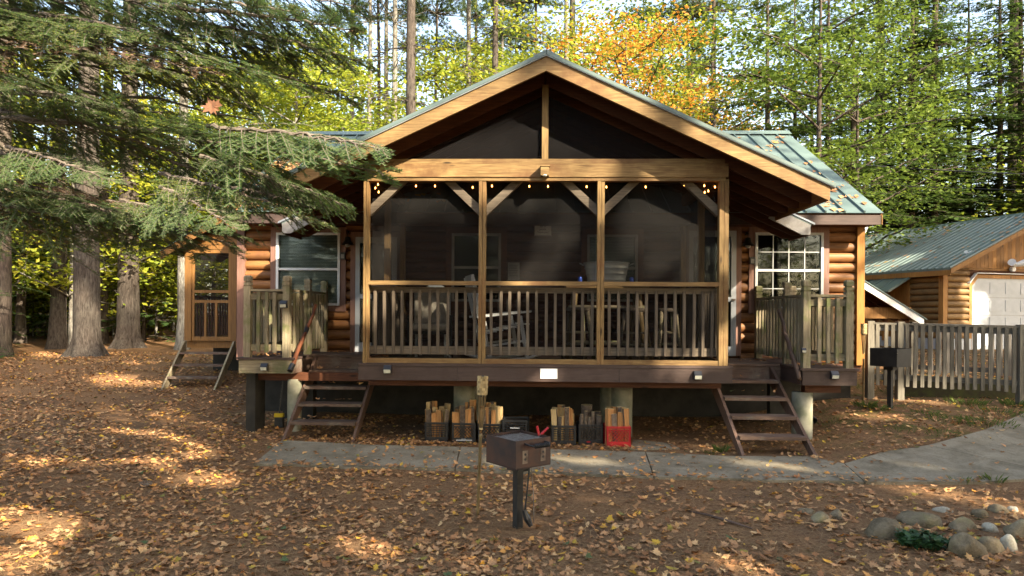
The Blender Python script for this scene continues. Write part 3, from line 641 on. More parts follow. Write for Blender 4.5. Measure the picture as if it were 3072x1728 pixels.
# ---------------------------------------------------------------- wooden steps
def steps(label, x0, x1, yt, zt, yb, zb, n, mt, mz, tz=None):
    st = thing('wooden_steps', label, 'steps', ((x0+x1)/2, yb, zb), group='steps up to the decks')
    for x in (x0, x1):
        mb = MB(); h = .21
        mb.prism([(x-.02, yb, zb-.03), (x-.02, yb+.19, zb-.03), (x-.02, yt, zt-.30), (x-.02, yt, zt-.04), (x-.02, yt-.03, zt-.04)], (.04, 0, 0)); build(mb, 'stringer', mz, st)
    for k in range(1, n+1):
        f = k/(n+1); z = zb+(zt-zb)*f; y = yb+(yt-yb)*f+.02
        board('tread', mt, st, x0+.021, x1-.021, y-.07, y+.2, z-.042, z)
    return st
steps('brown wooden steps with four treads left of the porch', -3.62, -2.64, yLr-.01, zL, .18, gz(-3.1,.2)+.02, 4, 'step', 'stepz')
steps('brown wooden steps with four treads right of the porch', 2.50, 3.40, yRr-.01, zR, -.62, gz(2.9,-.6)+.02, 4, 'step', 'stepz')

# branch handrails
def branch_rail(label, a, b, r, mat, cuff=None):
    a = Vector(a); b = Vector(b); rr = random.Random(3); pts = []; rad = []
    for i in range(13):
        t = i/12; pts.append(a+(b-a)*t+Vector((rr.gauss(0,.006), rr.gauss(0,.006), rr.gauss(0,.006)))); rad.append(r*(1-.28*t)*(1+rr.uniform(-.09,.09)))
    o = build(MB().tube(pts, rad, 10), 'branch_handrail', mat, None, True); tag(o, label, 'handrail')
    if cuff:
        d = (b-a).normalized(); c = a+(b-a)*.58; build(MB().tube([c-d*.045, c+d*.045], r*1.02, 10), 'rubber_band', 'blackp', o)
        build(MB().tube([a-d*.03, a+d*.09], r*1.2, 10), 'rubber_foot', 'blackp', o)
    return o
branch_rail('varnished red-brown branch handrail beside the left steps', U(872, 1108, .77), U(950, 914, 1.62), .034, 'varn', True)
branch_rail('dark crooked branch handrail beside the right steps', U(2398, 1138, .28), U(2337, 930, 1.05), .032, 'darkbranch')

# ---------------------------------------------------------------- solar lights
SL1 = MB().prism([(-.05, 0, 0), (-.05, -.055, .01), (-.05, -.07, .06), (-.05, -.02, .115), (-.05, 0, .115)], (.10, 0, 0)).mesh('solar_housing', 'blackp')
SL2 = MB().prism([(-.044, -.0575, .012), (-.044, -.072, .058), (-.044, -.066, .06), (-.044, -.05, .012)], (.088, 0, 0)).mesh('solar_lens', 'lens')
SL3 = MB().prism([(-.042, -.066, .07), (-.042, -.026, .114), (-.042, -.024, .112), (-.042, -.06, .066)], (.084, 0, 0)).mesh('solar_cell', 'blackp')
def solar(px, py, y, label, s=1.0):
    p = U(px, py, y); t = thing('solar_light', label, 'solar light', (p.x, y, p.z-.0575), group='solar step lights'); t.scale = (s, s, s)
    obj('housing', SL1, t); obj('lens', SL2, t); obj('solar_cell', SL3, t)
solar(853, 913, A[1]-.052, 'solar light on the middle post of the left deck railing')
solar(795, 1101, yLf-.002, 'solar light on the grey fascia of the left deck')
solar(1164, 1108, -.107, 'solar light at the left end of the porch skirt')
solar(2092, 1126, -.107, 'solar light at the right end of the porch skirt')
solar(2501, 1125, yRf-.002, 'solar light on the brown fascia of the right deck')
solar(2410, 1046, E_[1]-.052, 'small solar light low on the front left post of the right deck', .6)

# ---------------------------------------------------------------- wall lamps
def barn_lamp(px, py, label):
    p = U(px, py, WY-.14); t = thing('barn_lamp', label, 'lamp', (p.x, WY-.14, p.z), group='wall lamps beside the doors')
    build(MB().lathe([(.115, -.07), (.10, -.06), (.055, .0), (.045, .06), (.0, .075)], 16), 'lamp_shade', 'black', t, True, world=False)
    build(MB().tube([(0,0,.06),(0,.0,.12),(0,.06,.16),(0,.14,.13)], .011, 6), 'gooseneck', 'black', t, world=False)
    build(MB().lathe([(0, -.115), (.035, -.1), (.045, -.075), (.045, -.05)], 12), 'bulb_glass', 'dim', t, True, world=False)
barn_lamp(2244, 725, 'black barn lamp between the right door and window'); barn_lamp(1043, 722, 'black barn lamp between the left window and door')
for px, py, lab in ((2256, 782, 'black door sensor box below the right barn lamp'), (1029, 768, 'black door sensor box below the left barn lamp')):
    p = U(px, py, WY-.03); o = build(MB().box(p.x-.04, p.x+.04, WY-.06, WY-.016, p.z-.06, p.z+.06), 'sensor_box', 'blackp'); tag(o, lab, 'sensor')
    build(MB().box(p.x-.028, p.x+.028, WY-.064, WY-.06, p.z-.045, p.z+.03), 'face_plate', 'dim', o)
# flood light on the right house corner
p = U(2612, 680, WY+.5); t = thing('flood_light', 'white twin flood light under the right corner of the cabin roof', 'lamp', (XR+.02, WY+.5, p.z))
build(MB().box(0, .05, -.06, .06, -.06, .06).tube([(.05,0,0),(.12,0,-.02)], .02, 8), 'base', 'white', t, world=False)
build(MB().tube([(.10,-.05,-.0),(.17,-.14,-.06)], [.04,.07], 12).tube([(.12,.03,-.03),(.2,-.03,-.12)], [.04,.065], 12), 'flood_head', 'white', t, True, world=False)

# ---------------------------------------------------------------- side porch at the far left
SY = 5.6
a = U(557, 900, SY); b = U(712, 900, SY); sx0, sx1 = a.x, XL+.02
sp = thing('side_porch', 'small orange-brown screened side porch with its own gable and steps', 'porch', ((sx0+sx1)/2, SY+1, .4))
zf = U(630, 1022, SY).z; zh = U(630, 735, SY).z; zt_ = U(630, 712, SY).z
x1 = U(712, 900, SY).x; dx0, dx1 = U(577, 900, SY).x, U(695, 900, SY).x
build(MB().box(sx0, dx0-.0, SY-.05, SY+.06, zf, zh), 'post', 'orange', sp); build(MB().box(dx1, x1, SY-.05, SY+.06, zf, zh), 'post', 'orange', sp)
build(MB().box(dx0, dx1, SY-.04, SY+.05, zh-.1, zh), 'door_header', 'orange', sp)
door = build(MB().box(dx0+.01, dx0+.06, SY-.03, SY+.01, zf, zh-.1).box(dx1-.06, dx1-.01, SY-.03, SY+.01, zf, zh-.1).box(dx0+.06, dx1-.06, SY-.03, SY+.01, zh-.18, zh-.1).box(dx0+.06, dx1-.06, SY-.03, SY+.01, zf, zf+.09)
    .box(dx0+.06, dx1-.06, SY-.03, SY+.01, zf+.83, zf+.89).box(dx0+.06, dx1-.06, SY-.03, SY+.01, zf+1.05, zf+1.11).box(dx0+.28, dx0+.33, SY-.03, SY+.01, zf+.09, zf+.83).box(dx0+.52, dx0+.57, SY-.03, SY+.01, zf+.09, zf+.83), 'screen_door', 'orange', sp)
build(MB().box(dx0+.06, dx1-.06, SY-.012, SY-.010, zf+.09, zh-.18), 'screen', 'screen', door)
W2 = 2.2
for x in (sx0+.05, XL-.06): build(MB().box(x-.05, x+.05, SY+W2-.1, SY+W2, zf, zh), 'post', 'soffit', sp)
build(MB().box((sx0+dx1)/2+.05, (sx0+dx1)/2+.2, SY+W2-.1, SY+W2, zf, zh), 'post', 'soffit', sp)
build(MB().box(sx0, XL-.0, SY+.06, SY+W2, zf-.16, zf-.01), 'floor', 'orange', sp)
for k in range(13):
    x = sx0+.15+k*.105
    if x < XL-.1: board('baluster', 'soffit', sp, x-.02, x+.02, SY+W2-.06, SY+W2-.02, zf+.06, zf+.95)
for k in range(14): board('baluster', 'soffit', sp, sx0+.02, sx0+.06, SY+.15+k*.14, SY+.19+k*.14, zf+.06, zf+.95)
board('rail', 'soffit', sp, sx0+.05, XL-.02, SY+W2-.08, SY+W2-.0, zf+.95, zf+1.0); board('rail', 'soffit', sp, sx0, sx0+.08, SY+.06, SY+W2-.1, zf+.95, zf+1.0)
build(MB().box(sx0, XL-.02, SY-.05, SY+.06, zh+.002, zh+.1).box(sx0, sx0+.1, SY+.06, SY+W2, zh-.1, zh+.1).box(sx0+.1, XL-.02, SY+W2-.1, SY+W2, zh-.3, zh+.1), 'beam', 'orange', sp)
# gable roof of the side porch
ap = U(668, 640, SY-.3); el = U(484, 752, SY-.3); k_ = (ap.z-el.z)/(ap.x-el.x); erx = XL+.2
zsr = lambda x: ap.z-k_*abs(x-ap.x)
nb = 14
for i in range(nb):
    x = sx0+.0+(XL-.01-sx0)*i/nb; xe = x+(XL-.01-sx0)/nb-.006
    zz0, zz1 = zsr(x)-.14, zsr(xe)-.14
    if max(zz0, zz1) > zh+.12: build(MB().prism([(x, SY-.03, zh+.102), (xe, SY-.03, zh+.102), (xe, SY-.03, max(zz1, zh+.104)), (x, SY-.03, max(zz0, zh+.104))], (0, .03, 0)), 'gable_board', 'orange', sp)
for s, xe in ((-1, el.x), (1, erx)):
    rfs = build(MB().prism([(ap.x, SY-.3, ap.z-.05), (xe, SY-.3, zsr(xe)-.05), (xe, SY-.3, zsr(xe)-.02), (ap.x, SY-.3, ap.z-.02)], (0, W2+.6, 0)), 'roof_deck', 'soffit', sp)
    build(MB().prism([(ap.x, SY-.34, ap.z-.02), (xe, SY-.34, zsr(xe)-.02), (xe, SY-.34, zsr(xe)-.19), (ap.x, SY-.34, ap.z-.19)], (0, .04, 0)), 'barge_board', 'orange', sp)
    for k in range(8):
        y = SY-.36+k*.37
        build(MB().prism([(ap.x, y, ap.z-.017), (xe, y, zsr(xe)-.017), (xe, y, zsr(xe)), (ap.x, y, ap.z)], (0, .362, 0)), 'roof_panel', 'greenmetal', rfs)
ba, bb = U(505, 1137, 4.75), U(663, 1137, 4.75)
gzs = gz(-6.6, 4.6)
st = thing('wooden_steps', 'grey open wooden steps with three treads below the side porch door', 'steps', ((sx0+x1)/2, 4.7, gzs))
for x in (dx0-.12, dx1+.1): build(MB().prism([(x-.02, 4.55, gzs-.04), (x-.02, 4.74, gzs-.04), (x-.02, SY-.05, zf-.22), (x-.02, SY-.05, zf-.01), (x-.02, SY-.12, zf-.01)], (.04, 0, 0)), 'stringer', 'grey', st)
for k in range(1, 4):
    f = k/4; z = gzs+(zf-gzs)*f; y = 4.55+(SY-4.62)*f+.03; board('tread', 'step', st, dx0-.099, dx1+.079, y-.06, y+.2, z-.04, z)
build(MB().box(sx0+.05, XL-.05, SY+1.2, SY+1.3, gzs-.1, zf-.2), 'footing', 'footing', sp); build(MB().box(sx0+.05, sx0+.2, SY+1.8, SY+1.95, 0, zf-.2), 'pier', 'soffit', sp)
# chimney pipe stub: red metal vent on the left roof
p = rp(U(863, 648, EY).x, EY+.12)
vp = build(MB().lathe([(.045, -.05), (.045, .28), (.06, .28), (.06, .33), (0, .33)], 12, c=(p.x, EY+.1, p.z)), 'vent_pipe', 'varn', None, True); tag(vp, 'red-brown metal vent pipe at the left eave of the cabin roof', 'vent pipe')

# ---------------------------------------------------------------- garage
GA = R(17); gu = Vector((math.cos(GA), math.sin(GA), 0)); gv = Vector((-math.sin(GA), math.cos(GA), 0))
c0 = U(2834, 1052, 9.75); gb = 0.86
gar = thing('garage', 'log-sided garage with green ribbed roof and white sectional door', 'garage', (c0.x, 9.75, gb), GA)
GW, GL, GH = 7.0, 8.0, 2.28; gs = .46     # local frame: x along the front, y along the side, z up
gw = build(MB().box(.02, GW-.02, .10, .16, 0, GH).box(.02, .16, .16, GL, 0, GH).box(GW-.16, GW-.02, .16, GL, 0, GH).box(.02, GW-.02, GL, GL+.1, 0, GH), 'wall', 'soffit', gar, world=False)
build(MB().box(-.02, .96, .03, .1, -.3, .32).box(-.04, .02, .1, GL, -.3, .32).box(3.9, GW, .03, .1, -.3, .32), 'foundation', 'whited', gar, world=False)
def lcourses(par, x0, x1, z0, z1, mk):
    z = z0
    while z < z1-.02:
        h = min(PIT, z1-z); mk(x0, x1, z, h); z += PIT
def loc(name, me, par, l, rot=(0,0,0), s=(1,1,1)): return obj(name, me, par, l, rot, s)
lcourses(gw, .14, .90, .33, GH, lambda a, b, z, h: loc('log', GLOGM, gw, ((a+b)/2, .10, z), (0,0,0), (b-a, 1.35, h-.008)))
lcourses(gw, 3.95, GW-.14, .33, GH, lambda a, b, z, h: loc('log', GLOGM, gw, ((a+b)/2, .10, z), (0,0,0), (b-a, 1.35, h-.008)))
lcourses(gw, .14, 1.12, .33, GH, lambda a, b, z, h: loc('log', GLOGM, gw, (.02, (a+b)/2, z), (0,0,-math.pi/2), (b-a, 1.35, h-.008)))
lcourses(gw, 2.12, GL, .33, GH, lambda a, b, z, h: loc('log', GLOGM, gw, (.02, (a+b)/2, z), (0,0,-math.pi/2), (b-a, 1.35, h-.008)))
lcourses(gw, 1.12, 2.12, GH-.3, GH, lambda a, b, z, h: loc('log', GLOGM, gw, (.02, (a+b)/2, z), (0,0,-math.pi/2), (b-a, 1.35, h-.008)))
build(MB().box(-.06, .09, .0, .1, .0, GH).box(-.06, -.0, .1, .15, .0, GH), 'corner_board', 'gableb', gar, world=False)
zg = lambda x: GH+.02+gs*(GW/2-abs(x-GW/2))
i = 0; x = .0
while x < GW-.01:
    xe = min(x+.14, GW); build(MB().prism([(x+.003, .03, GH+.004), (xe-.003, .03, GH+.004), (xe-.003, .03, zg(xe)-.02), (x+.003, .03, zg(x)-.02)], (0, .06, 0)), 'gable_board', 'gableb', gar, world=False); x = xe
build(MB().box(.14, GW-.14, .05, .1, GH-.06, GH+.002), 'belt_board', 'gableb', gar, world=False)
# roof
ov = .38; ro = .25
for s in (-1, 1):
    xe = -ro if s < 0 else GW+ro; zz = lambda x: zg(x)+.05
    gr = build(MB().prism([(GW/2, -ov, zz(GW/2)-.06), (xe, -ov, GH+.07-gs*ro-.06), (xe, -ov, GH+.07-gs*ro), (GW/2, -ov, zz(GW/2))], (0, GL+2*ov, 0)), 'roof', 'greenmetal', gar, world=False)
    if s < 0:
        LL = math.hypot(GW/2+ro, gs*(GW/2+ro)); ga = math.atan(gs)
        rm = MB().prism([(0, -.03, 0), (0, -.012, .022), (0, .012, .022), (0, .03, 0)], (LL, 0, 0)).mesh('roof_rib', 'greenmetal')
        n = int((GL+2*ov)/.225)
        for k in range(n+1): loc('roof_rib', rm, gr, (-ro, -ov+.02+k*.225, GH+.071-gs*ro), (0, -ga, 0))
    build(MB().prism([(GW/2, -ov-.03, zz(GW/2)-.03), (xe, -ov-.03, GH+.07-gs*ro-.03), (xe, -ov-.03, GH+.07-gs*ro-.16), (GW/2, -ov-.03, zz(GW/2)-.16)], (0, .028, 0)), 'rake_board', 'gableb', gar, world=False)
build(MB().prism([(GW/2-.14, -ov-.02, zg(GW/2)+.0), (GW/2, -ov-.02, zg(GW/2)+.09), (GW/2+.14, -ov-.02, zg(GW/2)+.0), (GW/2, -ov-.02, zg(GW/2)+.05)], (0, GL+2*ov+.04, 0)), 'ridge_cap', 'greenmetal', gar, world=False)
build(MB().box(-ro-.0, -ro+.03, -ov, GL+ov, GH+.07-gs*ro-.2, GH+.07-gs*ro-.062), 'fascia', 'gableb', gar, world=False)
mb = MB(); rr = random.Random(11)
for i in range(170):
    x = rr.uniform(-ro, GW/2-.1); y = rr.uniform(-ov, GL*.8); s = rr.uniform(.03, .085); a = rr.random()*6.28; z = GH+.075+gs*x+.03
    e = Vector((math.cos(a)*s, math.sin(a)*s, gs*math.cos(a)*s)); e2 = Vector((-math.sin(a)*s*.6, math.cos(a)*s*.6, -gs*math.sin(a)*s*.6)); o = Vector((x, y, z)); mb.add([o-e, o-e2+Vector((0,0,.01)), o+e, o+e2+Vector((0,0,.01))], [(0,1,2,3)])
build(mb, 'roof_leaves', 'litter', gar, kind='stuff', world=False)
# sectional door with clipped upper corners
gd = build(MB().prism([(.98, .06, .02), (3.88, .06, .02), (3.88, .06, 1.78), (3.68, .06, 2.0), (1.18, .06, 2.0), (.98, .06, 1.78)], (0, .03, 0)), 'garage_door', 'whited', gar, world=False)
for r in range(4):
    for q in range(5):
        xa = 1.05+q*.56; za = .08+r*.49; 
        if r == 3: hh = .36
        else: hh = .36
        loc('door_panel', ub('whited'), gd, (xa+.25, .055, za+hh/2), (0,0,0), (.46, .012, hh-.05)) if not (r == 3 and q in (0, 4)) else None
    loc('section_joint', ub('dim'), gd, (2.43, .0585, .485+r*.49), (0,0,0), (2.8, .004, .012)) if r < 3 else None
build(MB().prism([(.88, .035, .0), (.98, .035, .0), (.98, .035, 1.78), (1.18, .035, 2.0), (3.68, .035, 2.0), (3.88, .035, 1.78), (3.88, .035, 0), (3.98, .035, 0), (3.98, .035, 1.83), (3.73, .035, 2.1), (1.13, .035, 2.1), (.88, .035, 1.83)], (0, .06, 0)), 'door_trim', 'gableb', gar, world=False)
build(MB().prism([(.84, -.02, 1.84), (1.11, -.02, 2.13), (3.75, -.02, 2.13), (4.02, -.02, 1.84), (4.02, -.02, 1.86), (3.76, -.02, 2.15), (1.10, -.02, 2.15), (.84, -.02, 1.86)], (0, .1, 0)), 'drip_cap', 'white', gar, world=False)
# side door and its little green awning
sdo = build(MB().box(-.03, .03, 1.21, 2.03, .25, 1.95), 'side_door', 'gableb', gar, world=False)
build(MB().box(-.06, .02, 1.12, 1.21, .2, 2.0).box(-.06, .02, 2.03, 2.12, .2, 2.0), 'door_trim', 'gableb', gar, world=False)
build(MB().box(-.05, -.03, 1.26, 1.32, 1.05, 1.15), 'door_handle', 'black', sdo, world=False)
aw = build(MB().prism([(.0, .95, 2.12), (-.95, .95, 1.60), (-.95, .95, 1.63), (.0, .95, 2.15)], (0, 1.4, 0)), 'awning', 'greenmetal', gar, world=False)
for k in range(4): build(MB().prism([(.0, 0.95+k*.458, 2.15), (-.96, 0.95+k*.458, 1.63), (-.96, 0.95+k*.458, 1.66), (.0, 0.95+k*.458, 2.18)], (0, .025, 0)), 'seam', 'greenmetal', aw, world=False)
def floods(label, x, z, s):
    p = Vector((c0.x, 9.75, gb))+gu*x+gv*(-.0)+Vector((0,0,z)); t = thing('garage_light', label, 'lamp', p, GA); t.scale = (s, s, s)
    build(MB().tube([(0,.02,0),(0,-.06,.0)], .055, 10).tube([(0,-.05,0),(0,-.07,.1)], .02, 8), 'base', 'white', t, world=False)
    for q in (-1, 1): build(MB().tube([(q*.03,-.07,.1),(q*.2,-.16,.15)], [.045,.085], 10), 'flood_head', 'white', t, world=False)
floods('white twin flood light above the garage door', 2.35, 2.27, 1.2); floods('small white security camera under the left rake of the garage', .72, 2.62, .55)

# ---------------------------------------------------------------- lean-to roof on the right side of the cabin
ly = 3.75; la = U(2590, 842, ly); lb = U(2772, 955, ly)
lx0 = XR-.02; sl = (la.z-lb.z)/(lb.x-la.x); lz = lambda x: lb.z+sl*(lb.x-x)
lt = thing('side_lean_to', 'low lean-to roof with white rake board on the right side of the cabin', 'lean-to', ((lx0+lb.x)/2, ly+.8, .6))
build(MB().prism([(lx0, ly, lz(lx0)), (lb.x, ly, lz(lb.x)), (lb.x, ly, lz(lb.x)-.14), (lx0, ly, lz(lx0)-.14)], (0, .04, 0)), 'rake_board', 'white', lt)
ltr = build(MB().prism([(lx0, ly+.041, lz(lx0)-.01), (lb.x, ly+.041, lz(lb.x)-.01), (lb.x, ly+.041, lz(lb.x)-.035), (lx0, ly+.041, lz(lx0)-.035)], (0, 1.7, 0)), 'roof_deck', 'soffit', lt)
for k in range(5): build(MB().prism([(lx0, ly-.02+k*.36, lz(lx0)+.004), (lb.x+.05, ly-.02+k*.36, lz(lb.x+.05)+.004), (lb.x+.05, ly-.02+k*.36, lz(lb.x+.05)+.02), (lx0, ly-.02+k*.36, lz(lx0)+.02)], (0, .355, 0)), 'roof_panel', 'greenmetal', ltr)
for y in (ly+.45, ly+.85, ly+1.25, ly+1.6): build(MB().prism([(lx0, y, lz(lx0)-.04), (lb.x-.03, y, lz(lb.x-.03)-.04), (lb.x-.03, y, lz(lb.x-.03)-.13), (lx0, y, lz(lx0)-.16)], (0, .04, 0)), 'rafter', 'soffit', lt)
pz = U(2740, 945, ly+.2).z
px_ = U(2738, 930, ly+.2).x
build(MB().box(px_-.05, px_+.05, ly+.15, ly+.25, gz(px_, ly+.2)-.1, lz(px_)-.15).box(px_-.05, px_+.05, ly+1.55, ly+1.65, gz(px_, ly+1.6)-.1, lz(px_)-.15), 'post', 'fencez', lt)
build(MB().box(lx0, px_-.052, ly+.16, ly+.24, pz-.07, pz+.14), 'beam', 'gableb', lt); build(MB().box(lx0, px_-.05, ly+1.56, ly+1.64, pz-.07, pz+.10), 'beam', 'soffit', lt)
for k in range(16):
    x = lx0+.1+k*.11
    if x < px_-.08: board('wall_board', 'gableb', lt, x-.05, x+.05, ly+1.67, ly+1.7, gz(x, ly+1.7), pz-.2)

# ---------------------------------------------------------------- fences
def fence(label, pts, zt, hgt, mz, mx, n, posts=True, po=True):
    f = thing('picket_fence', label, 'fence', (pts[0][0], pts[0][1], gz(*pts[0])))
    bm = MB().box(-.027, .027, -.018, .018, 0, hgt).mesh('picket', mz)
    for k in range(len(pts)-1):
        a = Vector((*pts[k], 0)); b = Vector((*pts[k+1], 0)); d = (b-a).normalized(); rz = math.atan2(d.y, d.x); za, zb = zt[k], zt[k+1]; o = Vector((d.y, -d.x, 0))
        for dz, h in ((-.05, .10), (-hgt+.16, .09)):
            mb = MB().bar(a+d*.05+Vector((0,0,za+dz)), b-d*.05+Vector((0,0,zb+dz)), .04, h); build(mb, 'rail', mx, f)
        mb = MB().bar(a+d*.05+Vector((0,0,za+.02)), b-d*.05+Vector((0,0,zb+.02)), .10, .035); build(mb, 'cap_rail', mx, f)
        for i in range(n[k]):
            t = (i+1)/(n[k]+1); p = a+(b-a)*t; z = za+(zb-za)*t; inst('picket', bm, f, (p.x+o.x*.04, p.y+o.y*.04, z-hgt+.01+random.uniform(-.01,.01)), (0, random.uniform(-.012,.012), rz))
    if po:
        for (x, y), z in zip(pts, zt): inst('post', MB().box(-.055, .055, -.055, .055, -.15, 1).mesh('post', mz), f, (x, y, gz(x, y)), (0,0,0), (1, 1, z+.06-gz(x, y)))
    return f
fy = 2.75
f1 = U(2610, 970, fy); f2 = U(2700, 972, fy-.1); f3 = U(3064, 985, 2.15); f4 = U(3300, 990, 1.7)
fence('grey picket fence in front, beside the black grill', [(f1.x, fy), (f2.x, fy-.1), (f3.x, 2.15), (f4.x, 1.7)], [f1.z-.02, f2.z-.02, f3.z+.0, f4.z], 1.05, 'fencez', 'fencex', [3, 15, 9])
r1 = U(2742, 975, 4.35); r2 = U(3110, 984, 3.75); r3 = U(3350, 990, 3.4)
fence('darker grey picket fence behind the front one, across the ramp', [(r1.x, 4.35), (r2.x, 3.75), (r3.x, 3.4)], [r1.z, r2.z, r3.z], .98, 'fencedark', 'fencedark', [13, 8])
a = U(2712, 1145, 3.05); b = U(3200, 1175, 2.75)
o = build(MB().bar((a.x, 3.25, gz(a.x, 3.2)+.15), (b.x, 2.85, gz(b.x, 2.8)+.15), .16, .30), 'retaining_timber', 'moss'); tag(o, 'mossy retaining timber lying between the two picket fences', 'timber')
# overhead wires
def wire(label, a, b, sag, r):
    pts = [a+(b-a)*t+Vector((0,0,-sag*4*t*(1-t))) for t in [i/16 for i in range(17)]]
    o = build(MB().tube(pts, r, 5), 'overhead_wire', 'black'); tag(o, label, 'wire')
wire('upper black overhead wire crossing to the right of the cabin roof', U(2440, 482, 12), U(3300, 528, 10), .08, .016)
wire('thin lower overhead wire above the garage roof', U(2520, 548, 13.5), U(3300, 573, 11), .05, .008)
# ---------------------------------------------------------------- milk crates and firewood
def crate_mesh(mat, style):
    mb = MB(); W = .165; H = .27; t = .012
    for q in range(4):
        m = MB()
        m.box(-W, W, -W, -W+t, 0, .065); m.box(-W, W, -W, -W+t, H-.03, H)             # bottom band and rim
        m.box(-W, W, -W-.004, -W, H-.022, H-.014); m.box(-W, W, -W-.004, -W, H-.052, H-.044)
        m.box(-W, -W+.03, -W, -W+t, .065, H-.03); m.box(W-.03, W, -W, -W+t, .065, H-.03)
        m.box(-W+.03, W-.03, -W, -W+t, H-.06, H-.05)
        if style == 'grid':
            for i in range(1, 6): x = -W+.03+(2*W-.06)*i/6; m.box(x-.004, x+.004, -W, -W+t, .065, H-.05)
            for k in range(1, 5): z = .065+(H-.115)*k/5; m.box(-W+.03, W-.03, -W+.001, -W+t-.001, z-.004, z+.004)
        else:
            for i in range(6):
                x0 = -W+.03+i*.045; L = min(.155, (W-.03-x0)); 
                m.prism([(x0, -W, H-.055), (x0+.011, -W, H-.055), (x0+L*.0+min(.155, W-.03-x0)+.0, -W, H-.055-min(.155, W-.03-x0)), (x0+min(.155, W-.03-x0)-.011, -W, H-.055-min(.155, W-.03-x0))], (0, t, 0))
                x1 = W-.03-i*.045
                m.prism([(x1, -W+.001, H-.055), (x1-min(.155, x1+W-.03), -W+.001, H-.055-min(.155, x1+W-.03)), (x1-min(.155, x1+W-.03)+.011, -W+.001, H-.055-min(.155, x1+W-.03)), (x1-.011, -W+.001, H-.055)], (0, t-.002, 0))
        a = q*math.pi/2; c, s = math.cos(a), math.sin(a)
        mb.add([(x*c-y*s, x*s+y*c, z) for x, y, z in m.v], m.f)
    mb.box(-W+t, W-t, -W+t, W-t, 0, .01)
    return mb.mesh('milk_crate', mat)
CR = {('blackp', s): crate_mesh('blackp', s) for s in ('grid', 'diag')}; CR[('red', 'diag')] = crate_mesh('red', 'diag')
def wedge(rr, orange, h):
    """split stick: irregular wedge prism with pale faces and a bark back"""
    n = rr.choice((4, 4, 5)); r = rr.uniform(.038, .056); pts = []
    for i in range(n):
        a = 2*math.pi*(i+rr.uniform(-.25, .25))/n; pts.append((r*math.cos(a)*rr.uniform(.8, 1.25), r*math.sin(a)*rr.uniform(.8, 1.25)))
    mb = MB(); k = 4; vs = []
    for j in range(k):
        z = h*j/(k-1); tw = rr.uniform(-.08, .08)
        for x, y in pts: vs.append((x+rr.gauss(0,.0025), y+rr.gauss(0,.0025), z+(rr.uniform(-.008,.008) if j == k-1 else 0)))
    fs = [(j*n+i, j*n+(i+1)%n, (j+1)*n+(i+1)%n, (j+1)*n+i) for j in range(k-1) for i in range(n)]
    mb.add(vs, fs, 0); mb.add([vs[(k-1)*n+i] for i in range(n)], [tuple(range(n))], 1)
    for idx in range(len(mb.f)-1):
        if idx % n == n-1: mb.m[idx] = 2
    return mb.mesh('firewood', ['splito' if orange else 'split', 'splitend', 'barkl'])
def roundlog(r, h):
    mb = MB().lathe([(r, 0), (r*1.02, h*.5), (r, h)], 14); mb.add([(r*math.cos(2*math.pi*i/14), r*math.sin(2*math.pi*i/14), h) for i in range(14)], [tuple(range(14))], 1)
    return mb.mesh('firewood', ['barkl', 'splitend'], True)
def crate(px, py, y, mat, style, rz, label, wood=None, mark=None):
    p = U(px, py, y); z = gz(p.x, y)
    t = obj('milk_crate', CR[(mat, style)], None, (p.x, y, z), (0, 0, rz)); tag(t, label, 'crate', 'milk crates of firewood under the porch')
    if mark: mark(t)
    if not wood: return t
    rr = random.Random(int(px)); wl_, orange, lab = wood
    if wl_ == 'split':
        n = 0
        for gx in range(4):
            for gy in range(3):
                h = rr.uniform(.37, .44)+(.05 if gy == 2 else 0) + (rr.choice((0, 0, .06)))
                me = wedge(rr, rr.random() < orange, h); lx = -.112+gx*.075+rr.uniform(-.008,.008); lyy = -.10+gy*.10
                q = Matrix.Rotation(rz, 3, 'Z') @ Vector((lx, lyy, 0))
                o = obj('firewood', me, None, (p.x+q.x, y+q.y, z+.014), (rr.uniform(-.03,.03), rr.uniform(-.07,.07)+.02, rr.uniform(0, 6)))
                tag(o, lab, 'firewood', lab)
    else:
        for lx, ly, r, h in ((-.03, .05, .078, .50), (.11, .06, .05, .405), (.115, -.06, .045, .37), (-.12, -.09, .024, .39), (-.075, -.09, .03, .43), (-.02, -.105, .026, .35), (.035, -.09, .026, .42), (-.125, .02, .024, .36)):
            q = Matrix.Rotation(rz, 3, 'Z') @ Vector((lx, ly, 0)); o = obj('firewood', roundlog(r, h), None, (p.x+q.x, y+q.y, z+.014), (rr.uniform(-.03,.03), rr.uniform(-.05,.05), 0)); tag(o, lab, 'firewood', lab)
    return t
def textmesh(s, size, mat, name='lettering'):
    cu = bpy.data.curves.new(name, 'FONT'); cu.body = s; cu.size = size; cu.align_x = 'CENTER'; cu.align_y = 'CENTER'; cu.extrude = .0008; cu.resolution_u = 2
    o = bpy.data.objects.new(name, cu); COL.objects.link(o); dg = bpy.context.evaluated_depsgraph_get(); me = bpy.data.meshes.new_from_object(o.evaluated_get(dg))
    bpy.data.objects.remove(o); bpy.data.curves.remove(cu); me.name = name; me.materials.clear(); me.materials.append(M[mat]); return me
def mk_white(t):
    mb = MB()
    for i in range(15):
        x = -.105+i*.015; mb.box(x, x+.010, -.1665, -.1651, .026, .038)
    for i in range(5): x = -.03+i*.013; mb.box(x, x+.008, -.1665, -.1651, .043, .051)
    build(mb, 'stamped_mark', 'white', t, world=False)
def mk_red(t): build(MB().lathe([(0, 0), (.028, 0)], 16, 1, .42), 'round_mark', 'red', t, world=False).rotation_euler = (math.pi/2, 0, 0); t.children[-1].location = (-.03, -.1668, .034)
def mk_pale(t): build(MB().box(-.06, .06, -.1695, -.1692, .16, .172), 'stamped_mark', 'white', t, world=False)
YC = .34
